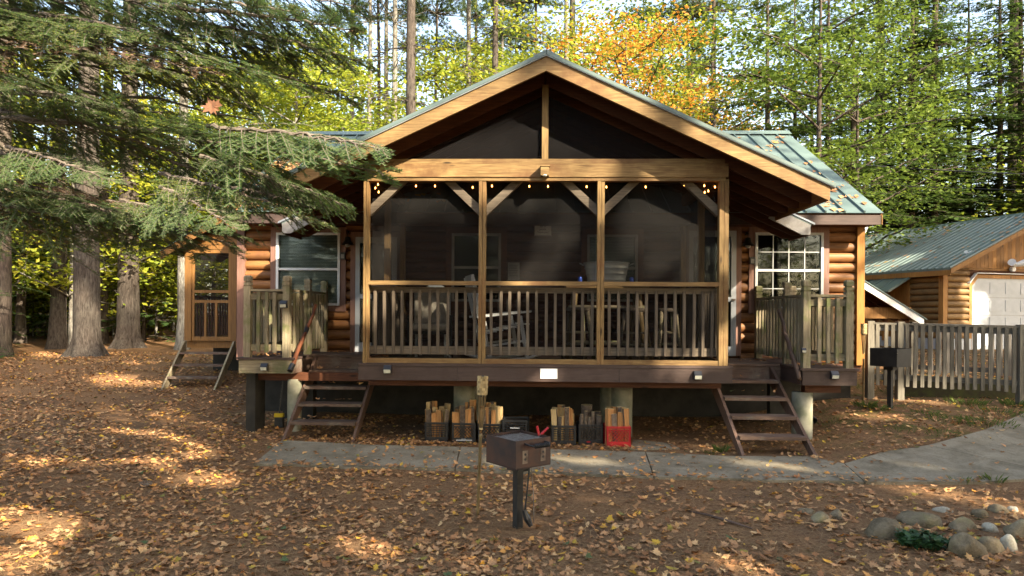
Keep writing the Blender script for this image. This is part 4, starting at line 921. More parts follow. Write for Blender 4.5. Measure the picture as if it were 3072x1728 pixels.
crate(1313, 1310, YC+.12, 'blackp', 'grid', .03, 'black grid milk crate of pale firewood, first from the left', ('split', .35, 'split stick standing in the leftmost black crate'))
crate(1394, 1312, YC+.10, 'blackp', 'diag', .02, 'black milk crate with white stamped mark, second from the left', ('split', .8, 'split stick standing in the white-marked black crate'), mk_white)
crate(1470, 1318, YC+.08, 'blackp', 'diag', .0, 'black milk crate of firewood behind the bamboo torch', ('split', .6, 'split stick standing in the crate behind the torch'))
ec = crate(1547, 1315, YC+.02, 'blackp', 'grid', -.05, 'empty black milk crate behind the rusty grill', None, mk_pale); ec.location.z += .05; ec.scale = (1.1, 1.05, 1.05)
build(MB().box(-.17, .17, -.15, .17, -.05, -.001), 'support_block', 'concrete', ec, world=False)
crate(1689, 1325, YC-.02, 'blackp', 'grid', .02, 'black grid milk crate of split firewood right of the grill', ('split', .4, 'split stick standing in the black crate right of the grill'))
crate(1768, 1326, YC-.0, 'blackp', 'diag', .03, 'black milk crate with red mark holding round logs', ('round', 0, 'round bark-covered log in the red-marked black crate'), mk_red)
crate(1850, 1335, YC-.16, 'red', 'diag', .04, 'bright red milk crate of firewood under the porch', ('split', .7, 'split stick standing in the red crate'))

# ---------------------------------------------------------------- park grills
def park_grill(label, loc, rz, mats, H, grate=True, W=.40, Dp=.37, bh=.22, ph=.05):
    t = thing('park_grill', label, 'grill', loc, rz); a = W/2; b = Dp/2; z0, z1 = H, H+bh; k = .006
    mS, mF, mP = mats
    build(MB().box(-.031, .031, -.031, .031, -.25, H-.07), 'post', mP, t, world=False)
    build(MB().box(-.075, .075, -.06, .06, H-.07, H-.012), 'post_bracket', 'black', t, world=False)
    fb = build(MB().box(-a, a, -b, b, z0-.012, z0).box(-a, -a+k, -b, b, z0, z1).box(-a+k, a, b-k, b, z0, z1), 'firebox', mS, t, world=False)
    build(MB().box(-a+k, a, -b, -b+k, z0, z1).box(a-k, a, -b+k, b-k, z0, z1), 'front_plate', mF, t, world=False)
    if grate:
        for i in range(15): build(MB().tube([(-a+.02, -b+.025+i*(Dp-.05)/14, z1-.022), (a-.02, -b+.025+i*(Dp-.05)/14, z1-.022)], .0055, 6), 'grate_bar', 'steel', t, world=False)
        # coil handle on the right-hand face
        pts = [(a-.02, -.09, z1-.03), (a+.06, -.09, z1-.035), (a+.085, -.07, z1-.04), (a+.085, .09, z1-.04), (a+.06, .12, z1-.035), (a-.02, .12, z1-.03)]
        h = build(MB().tube(pts, .008, 8), 'handle', 'black', t, world=False); co = []
        for i in range(73): q = i/72*9*2*math.pi; co.append((a+.085+.016*math.cos(q), -.06+.15*i/72, z1-.04+.016*math.sin(q)))
        build(MB().tube(co, .0055, 5), 'coil_grip', 'black', h, True, world=False)
        for y in (-.09, .10): build(MB().prism([(a+.0015, y-.027, z0+.03), (a+.0015, y+.027, z0+.03), (a+.0015, y+.027, z0+.135), (a+.0015, y-.027, z0+.135)], (.002, 0, 0)), 'vent_plate', 'vent', t, world=False)
        for y in (-.09, .10):
            for zz in (.065, .105): build(MB().tube([(a+.0036, y, z0+zz), (a+.005, y, z0+zz)], .011, 10), 'vent_hole', 'black', t, world=False)
    else:
        build(MB().tube([(a+.02, -b-.02, z1-.06), (-a+.1, b-.03, z1-.10)], .006, 6), 'grate_rod', 'steel', t, world=False)
    return t
gp = G(1553, 1584); H1 = .66
park_grill('rusty box park grill on a black post in the leafy yard', (gp.x, gp.y, gp.z), R(-50), ('rust', 'rusty2', 'black'), U(1550, 1385, gp.y).z-gp.z)
gp2 = G(2670, 1229)
park_grill('black park grill on a post in front of the grey picket fence', (gp2.x, gp2.y, gp2.z), R(-56), ('black', 'black', 'black'), U(2670, 1096, gp2.y).z-gp2.z, False, .42, .40, .265)
def hung(label, name, pts, r, mat, foot=None, cat='tool'):
    o = build(MB().tube(pts, r, 6), name, mat); tag(o, label, cat)
    if foot: build(MB().tube(foot, [.018, .03, .02], 8), 'brush_head', 'blackp', o)
    return o
gx, gy, g0 = gp.x, gp.y, gp.z
hung('black grill brush hanging from the rusty grill', 'grill_brush', [(gx+.10, gy-.05, g0+.58), (gx+.075, gy-.065, g0+.3), (gx+.06, gy-.07, g0+.16)], .008, 'black', [(gx+.055, gy-.07, g0+.17), (gx+.08, gy-.07, g0+.1), (gx+.11, gy-.07, g0+.04)])
hung('thin steel skewer hanging from the rusty grill', 'skewer', [(gx+.105, gy-.03, g0+.57), (gx+.13, gy-.035, g0+.3), (gx+.135, gy-.035, g0+.06)], .005, 'steel')
tz = g0+U(1550, 1385, gp.y).z-gp.z+.2
for (px, py, qx, qy, lab) in ((1611, 1278, 1617, 1306, 'red-handled tongs standing in the rusty grill'), (1645, 1283, 1623, 1303, 'second red-handled tool lying across the rusty grill')):
    a = U(px, py, gy+.06); b = U(qx, qy, gy+.06); o = build(MB().tube([a, b], .011, 8), 'grill_tongs', 'red'); tag(o, lab, 'tongs'); build(MB().tube([b, b+(b-a).normalized()*.07], .006, 6), 'shaft', 'steel', o)

# ---------------------------------------------------------------- bamboo torches
def torch(label, base, h, lean):
    t = thing('bamboo_torch', label, 'torch', base); t.rotation_euler = (0, lean, 0)
    pts = []; rad = []
    z = -.15
    while z < h*.66: pts += [(0,0,z), (0,0,z+.19), (0,0,z+.2), (0,0,z+.21)]; rad += [.0145, .0145, .018, .0145]; z += .22
    build(MB().tube([p for p in pts if p[2] <= h*.67], rad[:len([p for p in pts if p[2] <= h*.67])], 10), 'bamboo_pole', 'bamboo', t, True, world=False)
    for i in range(9):
        a = 2*math.pi*i/9; build(MB().tube([(.013*math.cos(a), .013*math.sin(a), h*.62), (.03*math.cos(a), .03*math.sin(a), h*.80), (.036*math.cos(a), .036*math.sin(a), h*.88)], .0045, 5), 'split_strip', 'bamboo', t, world=False)
    for k in range(8):
        for i in range(10):
            a = 2*math.pi*(i+.5*(k % 2))/10; z = h*.865+k*h*.0165; r = .038+(.004 if (i+k) % 2 else 0)
            c, s = math.cos(a), math.sin(a); w_ = .0135
            build(MB().prism([(r*c-w_*s*-1, r*s-w_*c, z), (r*c-w_*s, r*s+w_*c, z), (r*c-w_*s, r*s+w_*c, z+h*.0165), (r*c+w_*s, r*s-w_*c, z+h*.0165)], (c*.005, s*.005, 0)), 'weave_strip', 'weave', t, world=False)
    build(MB().lathe([(.033, h*.85), (.033, h*.985), (.012, h*.985), (.012, h*1.0), (0, h*1.0)], 12), 'fuel_can', 'black', t, True, world=False)
    build(MB().tube([(.0,.0,h*.615),(0,0,h*.63)], .0185, 10), 'binding', 'weave', t, world=False)
tp = G(1433, 1547); tt = U(1447, 1127, tp.y); torch('tall bamboo torch with woven top beside the rusty grill', tp, tt.z-tp.z, .03)
tp2 = G(2590, 1209); tt2 = U(2586, 970, tp2.y); torch('slim bamboo torch beside the orange cabin corner', tp2, tt2.z-tp2.z, .0)

# ---------------------------------------------------------------- stones, plant, stick, cone, drain pipe
def stone(px0, px1, py0, py1, label, pale=False, seed=1):
    b = G((px0+px1)/2, py1-(py1-py0)*.18); D = (b-CAM).dot(FWD); s = D/F; rx = (px1-px0)*s/2*1.03; h = (py1-py0)*s
    rz = max(.03, h*.6); ry = max(rx*.75, .05)
    bm = bmesh.new(); bmesh.ops.create_icosphere(bm, subdivisions=3, radius=1.0); o3 = Vector((seed*3.1, seed*7.7, 0))
    rs = random.Random(seed*17); planes = [(Vector((rs.gauss(0,1), rs.gauss(0,1), rs.gauss(0,.9))).normalized(), rs.uniform(.62,.85)) for q in range(7)]
    for v in bm.verts:
        n = noise.noise(v.co*1.0+o3)*.34+noise.noise(v.co*2.3+o3)*.13+noise.noise(v.co*5+o3)*.03; v.co *= 1+n
        for pn, pd in planes:
            e = v.co.dot(pn)-pd
            if e > 0: v.co -= pn*e*.85
        v.co = Vector((v.co.x*rx, v.co.y*ry, v.co.z*rz))
    me = bpy.data.meshes.new('stone'); bm.to_mesh(me); bm.free(); me.materials.append(M['stonew' if pale else 'stone']); me.polygons.foreach_set('use_smooth', [True]*len(me.polygons))
    o = obj('stone', me, None, (b.x, b.y+ry*.3, gz(b.x, b.y)+rz*.12), (0, 0, random.uniform(-.3, .3))); return tag(o, label, 'stone', 'ring of field stones at the lower right')
SD = [(2603,2723,1547,1628,'large flat-topped stone left of the green plant',0), (2709,2830,1533,1590,'long grey stone behind the green plant',0), (2850,2942,1543,1605,'leaning grey stone behind the largest mossy one',0), (2854,2966,1587,1692,'largest rounded mossy stone right of the plant',0),
      (2944,3015,1599,1672,'brown stone wedged right of the largest mossy one',0), (3001,3056,1597,1664,'speckled pale stone at the right of the row',1), (2914,2969,1518,1558,'squat tan stone in the back row',0), (2975,3029,1512,1545,'dark-patched round stone in the back row',0),
      (3029,3058,1520,1540,'small white stone at the right end of the back row',1), (3019,3100,1555,1630,'large dark stone cut by the right picture edge',0), (2950,3001,1567,1602,'white sunlit stone in the middle of the ring',1), (2808,2858,1520,1541,'thin pale stone at the back left of the ring',1),
      (2799,2838,1603,1642,'low mossy stone beside the plant',0), (2433,2495,1533,1576,'rounded stone of the small group left of the ring',0), (2491,2530,1528,1564,'smaller smooth stone at the right of the small stone group',0), (2395,2449,1522,1543,'half-buried flat stone at the far left of the stones',0)]
for i, s in enumerate(SD): stone(*s[:4], s[4], bool(s[5]), i+1)
def plant(label, c, n, rad, h, seed, mat='plant', lw=.028):
    rr = random.Random(seed); mb = MB()
    for i in range(n):
        a = rr.random()*6.28; d = rr.random()**.6*rad; b = Vector((c.x+math.cos(a)*d, c.y+math.sin(a)*d*.7, 0)); b.z = gz(b.x, b.y); top = b+Vector((math.cos(a)*rr.uniform(.01,.05), math.sin(a)*.04, rr.uniform(.3, 1)*h))
        mb.tube([b, top], .0025, 3, False); L = rr.uniform(.8, 1.3)*lw; u = Vector((rr.gauss(0,1), rr.gauss(0,1), rr.gauss(0,.35))).normalized(); v = u.cross(Vector((rr.gauss(0,.3), rr.gauss(0,.3), 1))).normalized()
        mb.add([top-u*L, top-v*L*.7+Vector((0,0,.006)), top+u*L, top+v*L*.7+Vector((0,0,.006))], [(0,1,2,3)])
    t = thing('leafy_plant', label, 'plant', (c.x, c.y, gz(c.x, c.y))); build(mb, 'leaves', mat, t); return t
plant('low dark green leafy plant among the stones', G(2770, 1640), 260, .17, .10, 2); 
b = G(2060, 1536); e = G(2258, 1592); mid = (b+e)/2
o = build(MB().tube([b+Vector((0,0,.012)), b*.66+e*.34+Vector((.0,.02,.022)), mid+Vector((0,.02,.02)), e*.7+b*.3+Vector((0,.005,.02)), e+Vector((0,0,.015))], [.006, .011, .012, .013, .007], 7), 'fallen_stick', 'darkbranch', None, True); tag(o, 'dark fallen stick lying on the ground right of the grill', 'stick')
pc = G(443, 1461); mb = MB()
for k in range(9):
    for i in range(8):
        a = 2*math.pi*(i+.5*(k%2))/8; r = .03*math.sin(math.pi*(k+1)/10.5); x = -.06+k*.0145; p = Vector((pc.x+x, pc.y+r*math.cos(a), pc.z+.028+r*math.sin(a))); q = p+Vector((-.016, .014*math.cos(a), .014*math.sin(a)))
        mb.add([p, q+Vector((0,-.009*math.sin(a),.009*math.cos(a))), q-Vector((0,-.009*math.sin(a),.009*math.cos(a)))], [(0,1,2)])
mb.tube([(pc.x-.06, pc.y, pc.z+.028), (pc.x, pc.y, pc.z+.028), (pc.x+.07, pc.y, pc.z+.028)], [.008, .016, .004], 6)
o = build(mb, 'pine_cone', 'twig'); tag(o, 'long pine cone lying on the leaves at left', 'pine cone')
dp = G(2448, 1272); rings = []; rd = []
for i in range(25): rings.append((dp.x-.05+.09*i/24*0+.0, dp.y+.25-.32*i/24, dp.z+.06+.06*(1-i/24))); rd.append(.05 if i % 2 else .042)
o = build(MB().tube(rings, rd, 12, False), 'drain_pipe', 'blackp', None, True); tag(o, 'black corrugated drain pipe end beside the right concrete pier', 'pipe')
bp = U(838, 1200, 1.35); hx_ = thing('push_broom', 'yellow and black broom standing under the left deck', 'broom', (bp.x, 1.35, gz(bp.x, 1.35)))
build(MB().tube([(0,0,.2),(.03,.1,.82)], .014, 8), 'handle', 'blackp', hx_, world=False); build(MB().box(-.07, .07, -.03, .03, .16, .22), 'head', 'yellow', hx_, world=False); build(MB().prism([(-.07,-.03,0),(.07,-.03,0),(.06,-.03,.16),(-.06,-.03,.16)], (0,.06,0)), 'bristles', 'blackp', hx_, world=False)

# ---------------------------------------------------------------- things on the porch
sg = rect(1605, 635, 1653, 706, WY-.04)
s_ = build(MB().box(sg[0], sg[1], WY-.055, WY-.03, sg[2], sg[3]), 'wall_sign', 'whitep'); tag(s_, 'pale framed sign with dark lettering on the wall inside the porch', 'sign')
build(MB().box(sg[0]-.012, sg[0], WY-.065, WY-.03, sg[2]-.012, sg[3]+.012).box(sg[1], sg[1]+.012, WY-.065, WY-.03, sg[2]-.012, sg[3]+.012).box(sg[0], sg[1], WY-.065, WY-.03, sg[3], sg[3]+.012).box(sg[0], sg[1], WY-.065, WY-.03, sg[2]-.012, sg[2]), 'frame', 'dim', s_)
for i, (ln, sz, mt) in enumerate((('Please', .062, 'rust'), ('DO NOT', .056, 'rust'), ('take', .046, 'black'), ('furniture', .05, 'black'), ('off of', .05, 'black'), ('porch.', .046, 'black'), ('Thank you!', .042, 'black'))):
    me = textmesh(ln, sz, mt); obj('lettering', me, s_, ((sg[0]+sg[1])/2, WY-.057, sg[3]-.045-i*.052), (math.pi/2, 0, 0))
nt_ = U(1541, 812, WY-.03); o = build(MB().box(nt_.x-.10, nt_.x+.10, WY-.034, WY-.03, nt_.z-.16, nt_.z+.14), 'paper_notice', 'dim'); tag(o, 'sheet of paper pinned to the wall inside the porch', 'paper'); 
for k in range(7): build(MB().box(nt_.x-.08, nt_.x+.07-.01*(k%3), WY-.0355, WY-.034, nt_.z+.09-k*.03, nt_.z+.096-k*.03), 'print_line', 'black', o)
# string lights along the header
slt = thing('string_lights', 'string of small warm bulbs under the porch header', 'string lights', (0, .1, 3.5))
BULB = MB().lathe([(0,-.015),(.007,-.011),(.0095,-.004),(.007,.006),(.005,.014)], 10).mesh('bulb', 'bulb', True); CAPM = MB().lathe([(.008,.014),(.008,.034),(0,.036)], 8).mesh('socket', 'blackp')
LB = [(1134,553),(1126,564),(1136,576),(1248,558),(1305,558),(1418,562),(1476,558),(1588,559),(1644,559),(1760,560),(1819,561),(1937,561),(2053,555),(2113,557),(2145,561),(2125,573),(2114,577)]
prev = None; cable = MB()
for px, py in LB:
    p = U(px, py, .10); inst('bulb', BULB, slt, p); inst('socket', CAPM, slt, p)
    q = p+Vector((0,0,.035))
    if prev is not None: cable.tube([prev, (prev+q)/2+Vector((0,.01,-.012 if (prev-q).length > .3 else 0)), q], .003, 4, False)
    prev = q
build(cable, 'cable', 'blackp', slt)
# white rocking chair seen from its side
def rocker():
    c = U(1500, 1060, 1.05); t = thing('rocking_chair', 'white wooden rocking chair behind the middle porch screen', 'chair', (c.x, 1.05, FL))
    W2 = .28
    for y in (-W2, W2):
        build(MB().tube([(-.50, y, .10), (-.3, y, .035), (0, y, .01), (.3, y, .035), (.48, y, .09)], .02, 6), 'rocker', 'whitep', t, world=False)
        build(MB().bar((-.18, y, .03), (-.42, y, 1.12), .04, .045), 'back_post', 'whitep', t, world=False)
        build(MB().bar((.30, y, .03), (.20, y, .60), .04, .045), 'front_leg', 'whitep', t, world=False)
        build(MB().bar((-.36, y, .58), (.34, y, .66), .09, .025), 'armrest', 'whitep', t, world=False)
        build(MB().bar((-.2, y, .2), (.27, y, .27), .02, .03), 'stretcher', 'whitep', t, world=False)
    for k in range(7): x = -.22+k*.085; build(MB().box(x-.035, x+.035, -W2, W2, .36+.02*k, .38+.02*k), 'seat_slat', 'whitep', t, world=False)
    for k in range(6): y = -.22+k*.088; build(MB().bar((-.215, y, .42), (-.385, y, 1.08), .055, .018, Vector((1,0,0))), 'back_slat', 'whitep', t, world=False)
    build(MB().bar((-.41, -W2, 1.10), (-.41, W2, 1.10), .03, .08), 'crest_rail', 'whitep', t, world=False)
    return t
rk = rocker(); rk.rotation_euler = (0, 0, R(14)); rk.scale = (1.15, 1.15, 1.1)
# cushioned glider
c = U(1290, 1030, 1.35); t = thing('glider_chair', 'dark glider chair with pale grey cushions behind the left porch screen', 'chair', (c.x, 1.35, FL), R(8))
def cushion(mb, x0, x1, y0, y1, z0, z1):
    mb.box(x0, x1, y0, y1, z0, z1)
cb = MB().box(-.27, .27, -.27, .29, .42, .54); o = build(cb, 'seat_cushion', 'cush', t, world=False); 
cb = MB().prism([(-.26, .25, .5), (-.26, .38, .46), (-.26, .50, 1.05), (-.26, .38, 1.08)], (.52, 0, 0)); build(cb, 'back_cushion', 'cush', t, world=False)
for ch in t.children:
    mo = ch.modifiers.new('b', 'BEVEL'); mo.width = .04; mo.segments = 3
for x in (-.32, .32):
    build(MB().box(x-.025, x+.025, -.3, .36, .62, .66).tube([(x, -.28, .62), (x, -.25, .3), (x, -.1, .12)], .022, 6).tube([(x, .34, .62), (x, .30, .3), (x, .14, .12)], .022, 6).box(x-.03, x+.03, -.34, .36, .02, .08), 'side_frame', 'black', t, world=False)
build(MB().box(-.30, .30, -.24, .26, .37, .41).box(-.30, .30, .0, .05, .05, .08), 'seat_frame', 'black', t, world=False)
# pale chair back showing above the rail
c = U(1305, 838, 1.9); t = thing('slat_chair', 'chair with curved grey-green back behind the left rail', 'chair', (c.x, 1.95, FL))
pts = [(-.25+.5*i/10, 0, .62+.56*math.sin(math.pi*(.25+.5*i/10))) for i in range(11)]
build(MB().prism([(-.25, 0, .45), (.25, 0, .45)]+[p for p in pts[::-1]], (0, .03, 0)), 'backrest', 'galv', t, world=False)
build(MB().box(-.26, .26, -.5, 0, .40, .44), 'seat', 'galv', t, world=False)
for x in (-.23, .23):
    for y in (-.46, -.03): build(MB().box(x-.02, x+.02, y-.02, y+.02, 0, .40), 'leg', 'galv', t, world=False)
# rustic pole bar table, stools, tub, cans
tx = U(1818, 855, 1.3).x; tzp = FL+1.13
t = thing('pole_table', 'rustic bar table on peeled log legs inside the porch', 'table', (tx, 1.35, FL))
for k in range(5): build(MB().box(-.62, .62, -.30+k*.122, -.182+k*.122, 1.085, 1.13), 'top_board', 'gold', t, world=False)
for x in (-.5, .5):
    for y in (-.22, .22): build(MB().tube([(x*1.15, y*1.15, 0), (x*1.02, y, .6), (x*.95, y*.95, 1.085)], [.045, .04, .042], 8), 'leg', 'bamboo', t, True, world=False)
for z in (.25, .8): build(MB().tube([(-.56, -.23, z), (.56, -.23, z)], .026, 7).tube([(-.56, .23, z), (.56, .23, z)], .026, 7), 'stretcher', 'grey', t, True, world=False)
def stool(label, px, y, rz):
    x = U(px, 950, y).x; t = thing('pole_stool', label, 'stool', (x, y, FL), rz, 'rustic log stools'); rr = random.Random(int(px))
    for a in range(4):
        q = a*math.pi/2+.78; build(MB().tube([(.26*math.cos(q), .26*math.sin(q), 0), (.19*math.cos(q), .19*math.sin(q), .4), (.15*math.cos(q), .15*math.sin(q), .74)], [.03, .026, .028], 7), 'leg', rr.choice(('bamboo', 'grey', 'balus')), t, True, world=False)
    build(MB().lathe([(0, .73), (.17, .73), (.18, .75), (.17, .785), (0, .79)], 16), 'seat', 'balus', t, True, world=False)
    for z in (.25, .42):
        for a in range(4):
            q = a*math.pi/2+.78; q2 = q+math.pi/2; r = .26-.07*z/.4; build(MB().tube([(r*math.cos(q), r*math.sin(q), z), (r*math.cos(q2), r*math.sin(q2), z)], .016, 6), 'rung', 'grey', t, True, world=False)
    return t
stool('log stool left of the rustic table inside the porch', 1735, .95, .3); stool('log stool before the rustic table inside the porch', 1905, .85, .9); stool('log stool right of the rustic table inside the porch', 2000, 1.15, .1)
tu = U(1820, 848, 1.3); t = thing('wash_tub', 'galvanised wash tub on the table behind the porch screen', 'tub', (tu.x, 1.35, tzp))
ht = U(1820, 786, 1.05).z-tzp; prof = [(.0, .0), (.27, 0)]
for i in range(25):
    f = i/24; r = .27+.075*f; r += .007 if i in (5, 6, 12, 13, 18, 19) else 0; prof.append((r, ht*f))
prof += [(.358, ht), (.362, ht+.01), (.352, ht+.014), (.335, ht-.01), (.262, .012), (0, .012)]
build(MB().lathe(prof, 40, 1, .75), 'tub_body', 'galv', t, True, world=False)
for s in (-1, 1): build(MB().tube([(s*.345, -.07, ht-.03), (s*.40, -.05, ht-.005), (s*.41, 0, ht), (s*.40, .05, ht-.005), (s*.345, .07, ht-.03)], .008, 6), 'tub_handle', 'galv', t, world=False)
for px, lab in ((1740, 'blue drink can left of the wash tub'), (1895, 'blue drink can right of the wash tub')):
    p = U(px, 848, 1.12); t = thing('drink_can', lab, 'can', (p.x, 1.12, tzp), group='drink cans on the porch table')
    build(MB().lathe([(0,0),(.026,0),(.033,.01),(.033,.105),(.027,.12)], 16), 'can_body', 'blue', t, True, world=False); build(MB().lathe([(.027,.12),(.024,.118),(0,.117)], 16), 'can_top', 'galv', t, True, world=False)
# ---------------------------------------------------------------- trees
def stem(mb, pts, rad, n=8, mi=0): mb.tube(pts, rad, n, False, mi)
def trunk_into(mb, h, r, rr, n=10, flare=1.5, lean=0, taper=.25):
    pts = []; rad = []; k = 16; bx = by = 0
    for i in range(k+1):
        t = i/k; z = -.3+(h+.3)*(t**1.4); bx += rr.gauss(0, .012*h/16); by += rr.gauss(0, .012*h/16)
        pts.append((bx+lean*z, by, z)); f = 1+(flare-1)*max(0, 1-(z+.05)/.75)**2.2 if z < .7 else 1
        rad.append(r*(1-(1-taper)*t**1.4)*f)
    stem(mb, pts, rad, n); return lambda z: Vector(pts[min(k, int((max(0, z+.3)/(h+.3))**(1/1.4)*k+.5))])
def rough_trunk(h, r, seed, flare=1.6):
    mb = MB(); n = 40; k = 90; o3 = Vector((seed*5.3, seed*2.1, 0)); rows = []
    for i in range(k+1):
        t = i/k; z = -.3+(h+.3)*t**1.9; rb = r*(1-.75*t**1.9)
        for j in range(n):
            a = 2*math.pi*j/n; ca, sa = math.cos(a), math.sin(a)
            fl = 1+((flare-1)*max(0, 1-(z+.05)/.9)**2.2)*(1+.55*math.sin(a*5+seed)+.3*math.sin(a*3+seed*2)) if z < .85 else 1
            p = Vector((ca*3.2, sa*3.2, z*1.5))+o3; b = noise.noise(Vector((ca*7, sa*7, z*1.1))+o3); b2 = noise.noise(Vector((ca*15, sa*15, z*3.2))+o3)
            q = rb*fl*(1+.05*noise.noise(p*.35))-.030*max(0, b+.1)-.016*max(0, b2); mb.v.append((ca*q+.05*noise.noise(Vector((z*.15, seed, 1))), sa*q, z))
    for i in range(k):
        for j in range(n): mb.f.append((i*n+j, i*n+(j+1)%n, (i+1)*n+(j+1)%n, (i+1)*n+j)); mb.m.append(0)
    return mb
def leaf(mb, c, u, v, s, fold):
    n = u.cross(v); mb.add([c-u*s, c-v*s*.62+n*fold*s, c+u*s, c+v*s*.62+n*fold*s], [(0,1,2,3)])
def rvec(rr, zs=1.0): return Vector((rr.gauss(0,1), rr.gauss(0,1), rr.gauss(0,zs))).normalized()
def maple_mesh(seed, h=10, r=.11, crown0=2.2, nl=26, spread=3.0, lsz=.09, per=400, tr='barkb', lf='maple'):
    rr = random.Random(seed); tb = MB(); lb = MB(); at = trunk_into(tb, h*.93, r, rr, 8, 1.3, rr.uniform(-.03,.03), .2)
    for i in range(nl):
        t = (i+.5)/nl; z = crown0+(h*.92-crown0)*t; a = i*2.4+rr.uniform(-.4,.4); L = spread*(math.sin(math.pi*(.18+.72*t))**.8)*rr.uniform(.7,1.15)
        b = at(z); d = Vector((math.cos(a), math.sin(a), rr.uniform(.15,.6))); p = [b]; k = 6
        for j in range(1, k+1): p.append(b+d*L*j/k+Vector((0,0,-.05*L*(j/k)**2))+Vector((rr.gauss(0,.05), rr.gauss(0,.05), rr.gauss(0,.04)))*j/3)
        stem(tb, p, [r*.34*(1-t*.5)*(1-.85*j/k)+.006 for j in range(k+1)], 5)
        for q in range(int(6+5*L/spread)):
            f = rr.uniform(.28, 1.05); c = b+(p[-1]-b)*f+Vector((rr.gauss(0,.38), rr.gauss(0,.38), rr.gauss(0,.22)))
            if rr.random() < .6: stem(tb, [b+(p[-1]-b)*max(0,f-.25), c], [.011, .004], 3)
            pr = Vector((rr.uniform(.25,.6), rr.uniform(.25,.6), rr.uniform(.06,.16)))
            for m in range(int(per/9)):
                g = Vector((rr.gauss(0,pr.x), rr.gauss(0,pr.y), rr.gauss(0,pr.z))); u = rvec(rr, .35); v = u.cross(rvec(rr, 1.6)+Vector((0,0,1.2))).normalized(); leaf(lb, c+g, u, v, lsz*rr.uniform(.6,1.15), rr.uniform(-.2,.35))
    return tb.mesh('trunk', tr, True), lb.mesh('crown', lf)
def hemlock_mesh(seed, h=14, r=.17, z0=1.3, step=.30, Lb=3.2, dense=1.0, tr='barkd', lf='hemlock', droop=.22):
    rr = random.Random(seed); tb = MB(); lb = MB(); at = trunk_into(tb, h, r, rr, 8, 1.5, 0, .12); z = z0; k = 0
    while z < h-.3:
        for q in range(rr.choice((3, 4, 4))):
            a = k*1.9+q*1.65+rr.uniform(-.4,.4); t = z/h; L = (Lb*(1-t)**.75+.25)*rr.uniform(.6,1.15)
            if z < z0+1.2 and rr.random() < .35: L *= .6
            b = at(z)+Vector((0,0,rr.uniform(-.12,.12))); d = Vector((math.cos(a), math.sin(a), 0)); n = max(3, int(L/.2)); P = []
            for j in range(n+1):
                s = L*j/n; P.append(b+d*s+Vector((0,0,s*.18-droop*s*s/ max(1.2, L*.75)+rr.gauss(0,.015))))
            stem(tb, P, [.022*(1-t)*(1-.9*j/n)+.004 for j in range(n+1)], 3)
            if rr.random() < .06: continue
            sd = Vector((-d.y, d.x, 0))
            for j in range(1, n+1):
                for s in (-1, 1):
                    if rr.random() < .12: continue
                    l = min(.62, .22*L)*(1.15-.85*j/n)*rr.uniform(.6,1.25)+.06; td = (d*.75+sd*s*rr.uniform(.7,1.1)+Vector((0,0,rr.uniform(-.35,.05)))).normalized(); m = max(2, int(l/.065*dense)); o = P[j]
                    pn = td.cross(Vector((0,0,1))).normalized(); hw = pn*min(.09, l*.17); lb.add([o, o+td*l*.55-hw, o+td*l*1.05, o+td*l*.5+hw], [(0,1,2,3)])
                    for e in range(m):
                        c = o+td*l*(e+.6)/m
                        for s2 in (-1, 1):
                            tip = c+(td*.6+pn*s2*.8+Vector((0,0,rr.uniform(-.4,.1))))*.115*rr.uniform(.7,1.3)*(1.15-.5*e/m); w_ = td*.026; lb.add([c-w_, c+w_, tip], [(0,1,2)])
        z += step*rr.uniform(.75,1.25)*(1-.35*z/h); k += 1
    return tb.mesh('trunk', tr, True), lb.mesh('crown', lf)
def pine_mesh(seed, h=24, r=.21, zc=9.5, zd=2.5, tr='bark', lf='pinen', ndead=34, flare=1.5):
    rr = random.Random(seed); tb = MB(); lb = MB(); at = trunk_into(tb, h, r, rr, 12, flare, rr.uniform(-.008,.008), .2)
    for i in range(ndead):
        z = zd+(zc+2.5-zd)*(i+rr.random())/ndead; a = rr.random()*6.28; L = rr.uniform(.4, 2.2)*(.6+.6*(z-zd)/(zc-zd)); b = at(z); d = Vector((math.cos(a), math.sin(a), rr.uniform(-.15,.45))); P = [b]
        for j in range(1, 6): P.append(b+d*L*j/5+Vector((rr.gauss(0,.03), rr.gauss(0,.03), .05*L*(j/5)**2+rr.gauss(0,.02))))
        stem(tb, P, [.024*(1-.8*j/5)*(.6+.25*L) for j in range(6)], 4)
        for q in range(int(L*4)):
            f = rr.uniform(.3,1); c = b+(P[-1]-b)*f; stem(tb, [c, c+rvec(rr, .5)*rr.uniform(.15,.5)], [.006, .002], 3)
    z = zc
    while z < h-.3:
        for q in range(4):
            a = rr.random()*6.28; t = (z-zc)/(h-zc); L = (2.6*(1-t)**.7+.4)*rr.uniform(.55,1.1)*(.6+.4*min(1, t*4)); b = at(z); d = Vector((math.cos(a), math.sin(a), rr.uniform(.0,.5))); e = b+d*L; stem(tb, [b, (b+e)/2+Vector((0,0,-.04)), e], [.03, .018, .006], 4)
            for m in range(int(8+L*11)):
                c = b+(e-b)*rr.uniform(.3,1.02)+Vector((rr.gauss(0,.22), rr.gauss(0,.22), rr.gauss(.05,.14)))
                for x in range(16):
                    g = rvec(rr, .8)+Vector((0,0,.35)); g = g.normalized(); w_ = g.cross(rvec(rr)).normalized()*.013; lb.add([c-w_, c+w_, c+g*rr.uniform(.12,.20)], [(0,1,2)])
        z += .42
    return tb.mesh('trunk', tr, True), lb.mesh('crown', lf)
